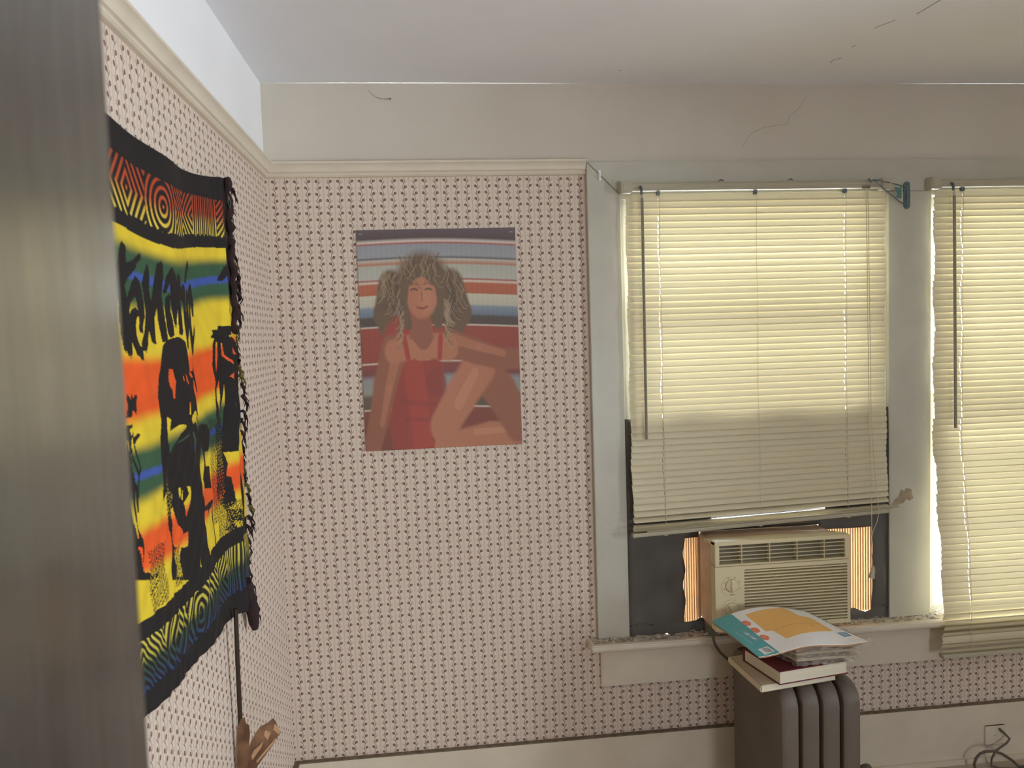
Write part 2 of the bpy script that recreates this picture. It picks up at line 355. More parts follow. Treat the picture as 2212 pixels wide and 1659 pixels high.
window(1, *W1, 'left window with raised lower sash behind the beige blind', .34)
window(2, *W2, 'right window behind the second cream blind', 0, .010)
def side_fill_window(n, y0, y1):  # unseen opening added to fill the room with daylight
    root = tag(bpy.data.objects.new('window_%d' % n, None), 'unseen fill window added in the right wall for daylight', 'window', kind='structure'); COL.objects.link(root)
    z0, z1 = .6, 2.05
    b = B().box(RX+.02, RX+.06, y0, y0+.04, z0, z1).box(RX+.02, RX+.06, y1-.04, y1, z0, z1).box(RX+.02, RX+.06, y0, y1, z0, z0+.04).box(RX+.02, RX+.06, y0, y1, z1-.04, z1).box(RX+.02, RX+.06, y0, y1, 1.3, 1.34)
    mkobj('sash', b, 'sash', root); mkobj('pane', B().box(RX+.038, RX+.041, y0+.04, y1-.04, z0+.04, z1-.04), 'glass', root)
side_fill_window(3, -3.6, -2.3)
root = tag(bpy.data.objects.new('window_4', None), 'unseen fill window added in the rear wall behind the camera', 'window', kind='structure'); COL.objects.link(root)  # added opening, gives a weak fill on the lower back wall
y = RY-.06
mkobj('sash', B().box(1.6, 1.64, y, y+.04, .5, 1.5).box(2.06, 2.1, y, y+.04, .5, 1.5).box(1.64, 2.06, y, y+.04, .5, .54).box(1.64, 2.06, y, y+.04, 1.46, 1.5), 'sash', root)
mkobj('pane', B().box(1.64, 2.06, y+.018, y+.021, .54, 1.46), 'glass', root)
# foreground door
b = B().box(.305, .3455, -2.98, -2.128, .012, 2.03)
struct('door_1', b, 'door', 'dark varnished door edge filling the left side, close to the camera', 'door', bevel=.002)
# cracks and cobwebs
def strip(name, pts, r, parent, mat='crack'):
    return mkobj(name, B().tube(pts, r, 5), mat, parent)
zc = HC-.0005
for k, pts in enumerate([[(1.749, -.041), (1.756, -.064)], [(1.734, -.187), (1.731, -.211), (1.746, -.231)], [(1.732, -.314), (1.735, -.33)], [(1.72, -.45), (1.724, -.466), (1.745, -.505)], [(1.779, -.544), (1.786, -.634)], [(1.09, -.12), (1.096, -.13)]]):
    strip('crack', [(x, y, HC+.004*math.sin(x*2.1+1)*math.sin(y*1.7) + .0025*math.sin(x*5.3+y*2)-.0002) for x, y in pts], .0007, ceiling)
wb = bpy.data.objects['wall_back']
strip('crack', [(1.752, -.0002, 2.311), (1.723, -.0002, 2.274), (1.694, -.0002, 2.252), (1.683, -.0002, 2.225), (1.651, -.0002, 2.222), (1.603, -.0002, 2.215), (1.556, -.0002, 2.193), (1.531, -.0002, 2.151)], .00035, wb)
tag(mkobj('cobweb', B().tube([(.325, -.003, 2.335), (.333, -.003, 2.326), (.349, -.004, 2.312), (.375, -.004, 2.306), (.396, -.003, 2.308), (.393, -.002, 2.301)], [.0003, .0004, .0005, .0006, .0016, .0004], 6), 'crack'), 'thin dusty cobweb strand hanging on the frieze near the ceiling corner', 'cobweb')
# ================================================================ BLINDS
def slat_mesh(name, L, holes):
    b = B(); hw = .0006
    xs = [-L/2, -L/2+.0015, -L/2+.006]
    for h in holes: xs += [h-hw, h+hw]
    xs += [L/2-.006, L/2-.0015, L/2]
    ss = [-.0125, -.0095, -.005, 0, .005, .0095, .0125]
    n = len(ss)
    for x in xs:
        e = 1 if abs(x) < L/2-.005 else (.88 if abs(x) < L/2-.0005 else .66)
        for s in ss: b.v.append((x, -.0024*(1-(s/.0125)**2), s*e))
    for i in range(len(xs)-1):
        ishole = any(abs(xs[i]-(h-hw)) < 1e-6 for h in holes)
        for j in range(n-1):
            if ishole and (1 if i < len(xs)/2 else 2) <= j <= n-4: continue
            a = i*n+j; b.f.append((a, a+n, a+n+1, a+1)); b.mi.append(0)
    me = bpy.data.meshes.new(name); me.from_pydata(b.v, [], b.f); me.materials.append(MT['slat'])
    me.polygons.foreach_set('use_smooth', [True]*len(me.polygons)); return me
def blind(label, x0, x1, zs, yfun, ztop, lad, wandx, wz, corn, railz, railth=.013, wob=.002, cordx=None):
    root = empty('window_blind', label, 'blind', (x0, -.02, ztop), 'cream slatted blinds in the windows')
    o = (x0, -.02, ztop)
    def part(name, b, mat, parent=root, **kw):
        # children in local coordinates of the root; sub-parts share that frame
        return mkobj(name, local(b, o if parent is root else o), mat, parent, **kw)
    L = x1-x0-.018; xc = (x0+x1)/2
    pr = [(-.050, 2.006), (-.051, 2.010), (-.0485, 2.0115), (-.0485, 2.016), (-.050, 2.0175), (-.050, 2.0225), (-.0485, 2.024), (-.0485, 2.0275), (-.051, 2.029), (-.050, 2.0315), (-.024, 2.0315), (-.024, 2.0295), (-.047, 2.0285), (-.047, 2.0075), (-.024, 2.0065), (-.024, 2.006)]
    hr = part('headrail', B().prism(pr, x0+.012, x1-.012, 'x'), 'rail')
    for xa, xb in ((x0-.009, x0+.030), (x1-.030, x1+.009)):
        b = B().box(xa, xb, -.057, -.0205, 2.000, 2.037)
        br = part('end_bracket', b, 'rail', bevel=.003)
        bb = B().box((xa+xb)/2-.010, (xa+xb)/2+.010, -.0585, -.057, 2.008, 2.028)
        mkobj('bracket_flap', local(bb, o), 'rail', br, bevel=.0006)
    for cx in (.36, .62): part('rail_clip', B().tube([(x0+cx*(x1-x0)-.008, -.05, 2.033), (x0+cx*(x1-x0), -.052, 2.0385), (x0+cx*(x1-x0)+.009, -.05, 2.034)], .0018, 6).cyl((x0+cx*(x1-x0)+.002, -.052, 2.0365), .0028, .004, 'y', 10), 'metal', smooth=True)
    me = slat_mesh('slat', L, [lad[0]-xc, lad[-1]-xc])
    for i, (zl, zr, tl) in enumerate(zs):
        zm = (zl+zr)/2; s = bpy.data.objects.new('slat', me); COL.objects.link(s); s.parent = root
        s.location = (xc-x0+R.uniform(-1, 1)*wob*.5+wob*math.sin(i*.55+x0), yfun(zm)+.02, zm-ztop)
        s.rotation_euler = (math.radians(-tl+R.uniform(-.7, .7)), -math.atan2(zr-zl, L), 0)
    rl, rr = railz; y = yfun(rl)
    b = B(); h = railth/2; pr = [(-.0125, -h*.6), (-.011, -h), (.011, -h), (.0125, -h*.6), (.0125, h*.6), (.010, h), (-.010, h), (-.0125, h*.6)]
    b.prism(pr, -L/2, L/2, 'x'); br = mkobj('bottom_rail', b, 'rail', root, bevel=.001); br.location = (xc-x0, y+.02, (rl+rr)/2-ztop); br.rotation_euler = (0, -math.atan2(rr-rl, L), 0)
    for sx in (-1, 1): e = mkobj('end_cap', B().prism([(p[0]*1.12, p[1]*1.15) for p in pr], sx*L/2-.004, sx*L/2+.004, 'x'), 'rail', br, bevel=.001)
    # ladders, in front and behind, gently waving
    for lx in lad:
        zb = rl+(rr-rl)*(lx-x0)/(x1-x0)
        for dy in (-.0062, .0062):
            pts = [(lx+.0035+.0015*math.sin(k*.7+lx), yfun(2.0-(2.0-zb)*k/24)+dy, 2.006-(2.006-zb)*k/24) for k in range(25)]
            part('ladder_cord', B().tube(pts, .00055, 5), 'cord')
        part('ladder_clip', B().box(lx-.004, lx+.006, yfun(2)-.010, yfun(2)+.004, 1.992, 2.004).cyl((lx-.001, yfun(2)-.009, 1.992), .002, .01, 'z', 8), 'metal')
        part('cord_button', B().cyl((lx, yfun(zb)-.004, zb-railth/2-.003), .008, .004, 'z', 12), 'rail')
    w = part('tilt_wand', B().tube([(wandx[0], -.066, wz[0]-.026), (wandx[1], -.070, wz[1])], .0048, 6), 'wand')
    mkobj('wand_hook', local(B().tube([(wandx[0]-.001, -.053, 2.018), (wandx[0], -.060, 2.012), (wandx[0], -.062, 1.992)], .0042, 8).tube([(wandx[0], -.062, 1.994), (wandx[0]+.003, -.064, 1.988), (wandx[0]+.001, -.066, 1.982), (wandx[0]-.002, -.065, 1.986), (wandx[0], -.066, 1.972)], .0011, 6), o), 'metal', w, smooth=True)
    mkobj('wand_tip', local(B().cyl((wandx[0], -.066, wz[0]-.028), .0042, .012, 'z', 10), o), 'rail', w)
    return root, part, o
st = lambda t: max(0, min(1, t))
zs1 = []
for i in range(50):
    zl = 1.9835-.0212*i
    t = st((i-33)/17); zr = zl+.024*t*t*(3-2*t)
    tl = 14+2.5*math.sin(i*.9) if i < 47 else (22, 34, 52)[i-47]
    zs1.append((zl, zr, tl))
for k in range(4): zs1.append((.9245-.0046*k, .9475-.003*k, 80+2*k))
y1 = lambda z: -.0405-.012*st((1.3-z)/.4)
r1, part1, o1 = blind('beige slatted blind over the air conditioner, its bottom rail hanging crooked', 1.114, 2.011, zs1, y1, 2.0, (1.229, 1.552, 1.858), (1.171, 1.168), (2.006, 1.212), None, (.897, .930))
part1('gathered_slats', B().box(1.125, 2.0, y1(.9)-.0115, y1(.9)+.0125, .9055, .9065).box(1.125, 2.0, y1(.9)-.012, y1(.9)+.0125, .908, .909), 'slat').rotation_euler = (0, -math.atan2(.033, .88), 0)
# lift cord
ctr = [(1.9265, -.056, 2.010), (1.9275, -.062, 1.6), (1.928, -.066, 1.2), (1.929, -.078, .95), (1.927, -.082, .862)]
c1 = part1('lift_cord', B().tube([(1.933, -.055, 2.01), (1.934, -.062, 1.6), (1.936, -.066, 1.25), (1.944, -.078, 1.02), (1.953, -.082, .935), (1.944, -.084, .90), (1.928, -.082, .862), (1.925, -.082, .80), (1.931, -.082, .748)], .0011, 6), 'cord')
part1('lift_cord', B().tube(ctr, .0011, 6), 'cord')
mkobj('cord_knot', local(B().tube([(1.928, -.082, .868), (1.9275, -.082, .861), (1.928, -.082, .855)], [.0015, .0028, .0015], 8), o1), 'cord', c1, smooth=True)
mkobj('cord_tassel', local(B().tube([(1.9315, -.082, .752), (1.930, -.082, .742), (1.924, -.083, .712)], [.003, .005, .0115], 10).tube([(1.934, -.083, .75), (1.937, -.083, .735), (1.933, -.083, .712)], .0016, 6), o1), 'rail', c1, smooth=True)
part1('cord_lock', B().box(1.915, 1.94, -.058, -.050, 2.003, 2.012), 'acdark')
# second blind: closed down to the sill, opening below it and hanging in front of the sill nose
zs2 = []
z = 1.9835; i = 0
while z > .60: zs2.append((z, z+.0012*math.sin(i*.4), 14+2.5*math.sin(i*.7))); z -= .0212; i += 1
for k, (dz, tl) in enumerate([(.0205, -6), (.0205, -20), (.0205, -30), (.0205, -38), (.0205, -38), (.019, 2), (.0215, -40), (.0185, -44)]):
    z -= dz if k else .002; zs2.append((z, z+.004, tl))
y2 = lambda z: -.0405-.052*st((1.15-z)/.5)
r2, part2, o2 = blind('long cream slatted blind at the right edge, hanging past the sill', 2.163, 3.106, zs2, y2, 2.0, (2.271, 2.63, 2.99), (2.228, 2.2335), (2.0, 1.202), None, (z-.013, z-.008), wob=.004)
# ================================================================ BLACK SHEET + AC
def cells(us, zs, holes, f):
    for i in range(len(us)-1):
        for j in range(len(zs)-1):
            uc, zc = (us[i]+us[i+1])/2, (zs[j]+zs[j+1])/2
            if not any(h[0] < uc < h[1] and h[2] < zc < h[3] for h in holes): f(us[i], us[i+1], zs[j], zs[j+1])
def sheet():
    H = [(1.357, 1.776, .59, .885), (1.303, 1.357, .583, .866), (1.776, 1.969, .578, .866), (1.40, 1.80, .930, .948), (1.235, 1.243, .5435, .5465)]
    x0, x1, z0, z1 = 1.1105, 2.0272, .5405, 1.275
    us = sorted({x0, x1, *[h[0] for h in H], *[h[1] for h in H], *np.linspace(x0, x1, 46).tolist()}); zs = sorted({z0, z1, *[h[2] for h in H], *[h[3] for h in H], *np.linspace(z0, z1, 38).tolist()})
    idx = {}; b = B()
    def vid(u, z):
        if (u, z) not in idx:
            e = 0 if (u in (x0, x1) or z in (z0,)) else 1
            dy = .002*math.sin(u*31+z*17)+.0022*math.sin(z*43-u*12)+.0012*math.sin(u*90)
            idx[(u, z)] = len(b.v); du = .004*math.sin(z*60) if u == 1.303 else 0; dz = .009*math.sin(u*60+1) if z in (.583, .578) else 0
            if z == z1: dz = .006*math.sin(u*20)
            b.v.append((u+du, -.0125+dy*e, z+dz))
        return idx[(u, z)]
    cells(us, zs, H, lambda a, c, d, e: (b.f.append((vid(a, d), vid(c, d), vid(c, e), vid(a, e))), b.mi.append(0)))
    o = mkobj('plastic_sheet', b, 'sheet', smooth=True)
    m = o.modifiers.new('thick', 'SOLIDIFY'); m.thickness = .0012; m.offset = 1
    return tag(o, 'dark plastic sheet sealing the window opening around the air conditioner', 'plastic sheet')
sheet()
AX0, AX1, AZ0, AZ1, AY = 1.341, 1.784, .614, .898, -.200
ac = empty('air_conditioner', 'beige window air conditioner with two dials and glowing accordion side panels', 'air conditioner', (1.56, -.02, .6))
oa = (1.56, -.02, .6)
P = lambda name, b, mat, parent=ac, **kw: mkobj(name, local(b, oa), mat, parent, **kw)
P('cabinet', B().box(1.358, 1.775, -.163, .30, .60, .884), 'acside', bevel=.002)
def acbox(b, x0, x1, z0, z1, y0=AY, y1=-.164): return b.box(x0, x1, y0, y1, z0, z1)
b = B(); acbox(b, AX0, AX1, .8855, AZ1); acbox(b, AX0, 1.3555, .826, .8855); acbox(b, 1.7665, AX1, .826, .8855); acbox(b, AX0, AX1, .8205, .826)
b.add([(AX0, AY+.003, AZ1), (AX1, AY+.003, AZ1), (AX1, -.10, .885), (AX0, -.10, .885), (AX0, AY+.003, AZ1-.01), (AX1, AY+.003, AZ1-.01), (AX1, -.10, .875), (AX0, -.10, .875)], [(0, 1, 2, 3), (4, 7, 6, 5), (0, 4, 5, 1), (1, 5, 6, 2), (2, 6, 7, 3), (3, 7, 4, 0)])
P('vent_frame', b, 'ac', bevel=.0015)
lv = P('vent_recess', B().box(1.3555, 1.7665, -.172, -.166, .826, .8855), 'acdark')
for k in range(4):
    z = .8763-.0121*k
    P('louver', B().prism([(AY+.001, z-.0011), (AY+.006, z-.0008), (AY+.006, z+.0006), (AY+.001, z+.0007)], 1.345, 1.780, 'x'), 'ac')
for x in (1.430, 1.521, 1.611, 1.701): P('vent_divider', B().box(x-.0014, x+.0014, AY+.006, -.172, .826, .8855), 'ac')
b = B(); acbox(b, AX0, 1.435, AZ0, .8190); acbox(b, 1.774, AX1, AZ0, .8190); acbox(b, 1.435, 1.774, .8065, .8190); acbox(b, 1.435, 1.774, AZ0, .6275); 
P('grille_recess', B().box(1.435, 1.774, -.1895, -.166, .6275, .8065), 'acrecess')
P('front_panel', b, 'ac')
for k in range(18):
    z = .8015-.00985*k
    P('grille_slat', B().prism([(AY+.0005, z-.0026), (-.1905, z-.0040), (-.1905, z+.0026), (AY+.0005, z+.0014)], 1.4345, 1.7745, 'x'), 'ac')
P('seam_trim', B().box(1.346, 1.779, AY+.002, -.166, .8190, .8205), 'acdark')
for k, (x, z, a) in enumerate(((1.3935, .7585, -8), (1.3925, .684, -42))):
    kr = P('dial_ring', B().tube([(x-.002, AY+.0005, z-.002), (x-.002, AY-.0015, z-.002)], [.032, .0315], 36), 'ac', smooth=True)
    kn = P('knob', B().tube([(x, AY-.0015, z), (x, AY-.002, z), (x, AY-.0045, z), (x, AY-.0055, z)], [.0205, .0205, .0195, .018], 32), 'ac', smooth=True)
    P('knob_gap', B().tube([(x, AY-.0014, z), (x, AY-.0021, z)], .0213, 32), 'acdark', kn)
    gp = B(); ca, sa = math.cos(math.radians(a)), math.sin(math.radians(a))
    pts = [(-.0035, -.018), (.0035, -.018), (.0045, .004), (.001, .0185), (-.001, .0185), (-.0045, .004)]
    gp.slab([(x+u*ca+v*sa, z-u*sa+v*ca) for u, v in pts], .006, lambda u, v, w: (u, AY-.005-w, v)); P('knob_grip', gp, 'ac', kn, bevel=.0012)
    mk = B()
    for q in range(6 if k == 0 else 8):
        t = math.radians((200-q*44) if k == 0 else (215-q*36)); rr = .0272
        px, pz = x+rr*math.cos(t), z+rr*math.sin(t); w = .0032 if k == 0 else .0009
        mk.box(px-w, px+w, AY-.0017, AY-.0014, pz-.0009, pz+.0009)
    if k == 0: mk.box(x-.008, x+.008, AY-.0017, AY+.0002, z-.0295, z-.0275)
    P('dial_marks', mk, 'print', kr)
def accordion(x0, x1, z0, z1, n, rag):
    b = B(); N = n*4
    for i in range(N+1):
        x = x0+(x1-x0)*i/N; y = .004 + (.004 if (i % 4) in (0, 1) else -.005); zb = z0+rag(i/N)
        b.v += [(x, y, zb), (x, y, z1-.003*(i % 4 == 0))]
    for i in range(N): b.f.append((2*i, 2*i+2, 2*i+3, 2*i+1)); b.mi.append(0)
    return b
P('accordion_panel', accordion(1.290, 1.3575, .570, .874, 8, lambda t: 0), 'acc')
P('accordion_panel', accordion(1.7755, 1.980, .566, .874, 20, lambda t: 0), 'acc')
def pleat_strips(x0, x1, n):
    b = B()
    for i in range(n+1):
        x = x0+(x1-x0)*i/n; b.box(x-.0009, x+.0009, -.004, .002, .572, .872)
    return b
P('pleat_shade_strips', pleat_strips(1.290, 1.3575, 8), 'acside'); P('pleat_shade_strips', pleat_strips(1.7755, 1.980, 22), 'acside')  # opaque strips added to draw the dark lines between pleats
P('accordion_frame', B().box(1.3535, 1.3585, -.014, .01, .59, .872).box(1.7745, 1.779, -.014, .01, .59, .872), 'acside')
P('base_pan', B().box(1.362, 1.770, -.160, .28, .5905, .6135), 'acside', bevel=.002)
P('mount_foot', B().box(1.372, 1.40, -.06, .0, .5445, .591).box(1.735, 1.765, -.06, .0, .5445, .591), 'acdark')
P('power_cord', B().tube([(1.352, -.15, .622), (1.346, -.158, .605), (1.350, -.150, .575), (1.362, -.13, .545), (1.385, -.115, .51), (1.42, -.098, .475), (1.46, -.085, .42), (1.49, -.07, .3), (1.50, -.06, .1)], .0042, 8), 'cable', smooth=True)
# ================================================================ RADIATOR
rad = empty('radiator', 'dark painted cast iron column radiator under the window with books on top', 'radiator', (1.55, -.28, 0))
orr = (1.55, -.28, 0)
def PR(name, b, mat='rad', **kw): return mkobj(name, local(b, orr), mat, rad, **kw)
def section_profile(y0, y1, z0, z1, r, n=7):
    p = []
    for cy, cz, a0 in ((y0+r, z1-r, 180), (y1-r, z1-r, 90), (y1-r*.6, z0+r*.6, 0), (y0+r*.6, z0+r*.6, -90)):
        rr = r if cz > .3 else r*.6
        for k in range(n+1):
            a = math.radians(a0-90*k/n); p.append((cy+rr*math.cos(a), cz+rr*math.sin(a)))
    return p
for k in range(4):
    x0 = 1.428+.0613*k; pf = section_profile(-.468, -.105, .07, .5385, .055)
    b = B(); cy, cz = -.2865, .305; n = len(pf); prof = []
    for dx, ins in ((0, .012), (.003, .005), (.010, .0015), (.027, 0), (.044, .0015), (.051, .005), (.054, .012)):
        for y, z in pf:
            b.v.append((x0+dx, y+ins*(1 if y < cy else -1), z+ins*(1 if z < cz else -1)))
    for s in range(6):
        for i in range(n): b.f.append((s*n+i, s*n+(i+1) % n, (s+1)*n+(i+1) % n, (s+1)*n+i)); b.mi.append(0)
    b.f += [tuple(range(n)), tuple(range(6*n, 7*n))]; b.mi += [0, 0]
    PR('section', b, smooth=True)
for y, z in ((-.42, .15), (-.15, .15), (-.42, .46), (-.15, .46)):
    for k in range(3): PR('hub', B().cyl((1.4805+.0613*k, y, z), .022, .011, 'x', 16), smooth=True)
for y in (-.44, -.14):
    for x in (1.44, 1.625): PR('foot', B().tube([(x+.015, y, .0), (x+.015, y, .02), (x+.015, y+.005, .075)], [.02, .014, .018], 12), smooth=True)
v = PR('valve', B().tube([(1.664, -.43, .262), (1.685, -.43, .262)], .012, 12).tube([(1.683, -.43, .262), (1.690, -.43, .262), (1.703, -.43, .263), (1.713, -.43, .264), (1.717, -.43, .264)], [.013, .018, .020, .017, .008], 16), smooth=True)
# ================================================================ BOOKS + MAILERS
def quad_book(name, label, A, Bq, Cq, z0, z1, tc, cover, spine, pages='paper', over=.003, floppy=0):
    """A back-left, B front-left, C front-right (x, y); D completes the parallelogram. spine: 'AB','BC','CD','DA'"""
    A, Bq, Cq = map(Vector, (A, Bq, Cq)); D = A+Cq-Bq; c = (A+Cq)/2
    root = empty(name, label, 'book', (c.x, c.y, z0), 'books stacked on the radiator'); o = (c.x, c.y, z0)
    def quad(ins, za, zb, sp=None):
        pts = {}
        for k, p in zip('ABCD', (A, Bq, Cq, D)): pts[k] = p + (c-p).normalized()*ins*1.3
        return [(p.x, p.y) for p in (pts['A'], pts['B'], pts['C'], pts['D'])]
    q = quad(0, 0, 0); qi = quad(over, 0, 0)
    for za, zb in ((z0, z0+tc), (z1-tc, z1)):
        mkobj('cover', local(B().prism(q, za, zb, 'z'), o), cover, root, bevel=min(tc*.35, .001))
    b = B(); b.prism(qi, z0+tc, z1-tc, 'z'); mkobj('page_block', local(b, o), pages, root)
    i = 'ABCD'.index(spine[0]); p, r = Vector(q[i]), Vector(q[(i+1) % 4]); n = (Vector(((p.x+r.x)/2, (p.y+r.y)/2))-c).normalized()*.004
    b = B(); m = 6
    ring = []
    for k in range(m+1):
        a = math.pi*k/m-math.pi/2; ring.append((math.cos(a), (z0+z1)/2+math.sin(a)*(z1-z0)/2))
    out = []
    for e in (p, r):
        for w, zz in ring: out.append((e.x+n.x*w, e.y+n.y*w, zz))
        for w, zz in reversed(ring): out.append((e.x+n.x*(w-.5), e.y+n.y*(w-.5), zz))
    k2 = 2*(m+1)
    b.add(out, [(i2, (i2+1) % k2, k2+(i2+1) % k2, k2+i2) for i2 in range(k2)]+[tuple(range(k2)), tuple(range(k2, 2*k2))])
    mkobj('spine', local(b, o), cover, root, smooth=True)
    return root
quad_book('book', 'cream softcover book lying lowest, directly on the radiator', (1.358, -.262), (1.372, -.463), (1.612, -.424), .5395, .5595, .0015, 'cream', 'AB', 'paper', .0015)
quad_book('book', 'thick dark red hardcover book with pale page edges, second from the bottom', (1.387, -.300), (1.421, -.471), (1.645, -.434), .5600, .5990, .0025, 'red', 'DA', 'paper', .004)
# ---- printed sheets: colours live per vertex on a fine grid
def inpoly(U, V, poly):
    m = np.zeros(U.shape, bool); n = len(poly)
    for i in range(n):
        x1, y1 = poly[i]; x2, y2 = poly[(i+1) % n]
        if y1 == y2: continue
        c = ((y1 > V) != (y2 > V)) & (U < (x2-x1)*(V-y1)/(y2-y1)+x1); m ^= c
    return m
def seg(U, V, a, b):
    a = np.array(a, float); b = np.array(b, float); d = b-a; L = (d@d) or 1e-9
    t = np.clip(((U-a[0])*d[0]+(V-a[1])*d[1])/L, 0, 1)
    return np.hypot(U-a[0]-t*d[0], V-a[1]-t*d[1]), t
def stroke(C, U, V, pts, w, col, al=1.0):
    """w: width, or (start, end)"""
    w0, w1 = w if isinstance(w, tuple) else (w, w); n = len(pts)-1
    for i in range(n):
        d, t = seg(U, V, pts[i], pts[i+1]); ww = (w0+(w1-w0)*(i+t)/n)/2
        m = np.clip((ww-d)/(ww*.25+1e-6)+.5, 0, 1)[..., None]*al; C[:] = C*(1-m)+np.array(col[:3])*m
def fill(C, U, V, poly, col, al=1.0):
    m = inpoly(U, V, poly)[..., None]*al; C[:] = C*(1-m)+np.array(col[:3])*m
def grid_obj(name, X, Y, Z, C, mat, parent=None, thick=0, loc=(0, 0, 0)):
    ny, nx = X.shape; me = bpy.data.meshes.new(name)
    co = np.stack([X-loc[0], Y-loc[1], Z-loc[2]], -1).reshape(-1, 3).astype(np.float32)
    a = (np.arange(ny-1)[:, None]*nx+np.arange(nx-1)[None]).reshape(-1); F = np.stack([a, a+1, a+nx+1, a+nx], 1)
    me.vertices.add(len(co)); me.vertices.foreach_set('co', co.ravel()); me.loops.add(F.size); me.loops.foreach_set('vertex_index', F.ravel().astype(np.int32))
    me.polygons.add(len(F)); me.polygons.foreach_set('loop_start', np.arange(0, F.size, 4, dtype=np.int32)); me.polygons.foreach_set('loop_total', np.full(len(F), 4, np.int32))
    me.update(calc_edges=True)
    me.polygons.foreach_set('use_smooth', np.ones(len(F), bool))
    at = me.color_attributes.new('print', 'FLOAT_COLOR', 'POINT'); at.data.foreach_set('color', np.concatenate([C, np.ones(C.shape[:2]+(1,))], -1).reshape(-1).astype(np.float32))
    me.materials.append(mat); me.validate()
    o = bpy.data.objects.new(name, me); COL.objects.link(o); o.location = loc
    if parent is not None: o.parent = parent; o.location = (0, 0, 0)
    if thick:
        m = o.modifiers.new('thick', 'SOLIDIFY'); m.thickness = thick; m.offset = 1
    return o
MT['cloth'] = vcol('printed_rayon', .75, (700, .15), .15); MT['poster'] = vcol('poster_print', .55, (200, .03), .3); MT['card'] = vcol('printed_card', .45, (60, .1), .4)
# ---- mailer pack
L_, Bk, Rt, F_ = (1.302, -.265), (1.613, -.242), (1.676, -.485), (1.339, -.522)
pk = empty('mailer_pack', 'white and teal pack of kraft mailers in crinkled film, topmost on the stacked books', 'mailer pack', (1.48, -.38, .6))
op = (1.48, -.38, .6)
def bil(u, v):
    return tuple((1-u)*(1-v)*L_[i]+u*(1-v)*Bk[i]+u*v*Rt[i]+(1-u)*v*F_[i] for i in (0, 1))
nu, nv = 330, 250
U, V = np.meshgrid(np.linspace(0, 1, nu), np.linspace(0, 1, nv))
C = np.ones((nv, nu, 3))*np.array(lin(243, 242, 242)[:3])
fill(C, U, V, [(0, 0), (.205, 0), (.19, 1), (0, 1)], lin(86, 166, 172))
rs = np.random.RandomState(3)
for k in range(260):
    u, v = rs.uniform(.0, .19), rs.uniform(.0, 1); stroke(C, U, V, [(u, v), (u+rs.uniform(-.015, .015), v+rs.uniform(.005, .03))], .006, lin(112, 178, 184), .5)
fill(C, U, V, [(.299, .108), (.76, .017), (.782, .241), (.883, .278), (.883, .655), (.368, .772), (.353, .545), (.293, .536)], lin(238, 186, 112))
stroke(C, U, V, [(.353, .545), (.60, .49), (.883, .46)], .006, lin(178, 130, 72), .8); stroke(C, U, V, [(.75, .50), (.765, .54)], .006, lin(110, 80, 45), .8)
for v in (.288, .464, .643):
    m = (((U-.225)/.037)**2+((V-v)/.062)**2 < 1) & (U > .195+0*V); C[m] = lin(226, 122, 92)[:3]
    for q in (-.018, .006, .028): stroke(C, U, V, [(.208, v+q), (.248, v+q)], .007, lin(240, 190, 165), .6)
for q in range(7): stroke(C, U, V, [(.11+.004*q, .44+q*.035), (.135+.003*q, .452+q*.035)], .014, lin(236, 240, 240) if q % 3 else lin(232, 140, 110), .9)
for q in range(5): stroke(C, U, V, [(.06, .38+.012*q), (.075, .70+.012*q)], .004, lin(190, 222, 225), .25)
fill(C, U, V, [(.065, .845), (.165, .82), (.172, .945), (.07, .975)], lin(232, 232, 230))
for q in range(9): stroke(C, U, V, [(.10+.0065*q, .845), (.104+.0065*q, .94)], .0035, lin(60, 60, 60))
fill(C, U, V, [(.885, .70), (.975, .685), (.975, .80), (.885, .815)], lin(84, 134, 168)); fill(C, U, V, [(.905, .715), (.958, .705), (.958, .785), (.905, .795)], lin(150, 184, 206))
for k in range(14): u = rs.uniform(.35, .95); stroke(C, U, V, [(u, rs.uniform(0, .1)), (u+.05, rs.uniform(.08, .2))], .005, lin(196, 194, 196), .5)
Xg = (1-U)*(1-V)*L_[0]+U*(1-V)*Bk[0]+U*V*Rt[0]+(1-U)*V*F_[0]; Yg = (1-U)*(1-V)*L_[1]+U*(1-V)*Bk[1]+U*V*Rt[1]+(1-U)*V*F_[1]
bulge = .028*np.sin(np.pi*np.clip(U, 0, 1))**1.0*(1-.75*V)+.004*np.sin(9*U+4*V)*V
Zg = .676+bulge-.004*V
grid_obj('printed_card', Xg, Yg, Zg, C, MT['card'], pk, .0012, op).data.transform(Matrix.Identity(4))
def sheet_part(name, mat, z0, off, bul, th=.003, n=24):
    b = B()
    for j in range(n+1):
        for i in range(n+1):
            u, v = i/n, j/n; x, y = bil(u, v); cx, cy = (1.485, -.38) if z0 > .66 else (1.545, -.36)
            x = cx+(x-cx)*off; y = cy+(y-cy)*off
            z = z0+bul*math.sin(math.pi*u)*(1-.75*v)+(.004*math.sin(9*u+4*v)*v if z0 > .65 else 0)
            b.v.append((x, y, z))
    for j in range(n):
        for i in range(n): a = j*(n+1)+i; b.f.append((a, a+1, a+n+2, a+n+1)); b.mi.append(0)
    o = mkobj(name, local(b, op), mat, pk, smooth=True); m = o.modifiers.new('thick', 'SOLIDIFY'); m.thickness = th; m.offset = -1
    return o
sheet_part('kraft_mailer', 'kraft', .6715, .985, .028, .002); sheet_part('kraft_mailer', 'brownl', .6675, .965, .0275, .002)
bil = lambda u, v: tuple((1-u)*(1-v)*(1.41, -.27)[i]+u*(1-v)*(1.62, -.25)[i]+u*v*(1.668, -.462)[i]+(1-u)*v*(1.475, -.462)[i] for i in (0, 1))
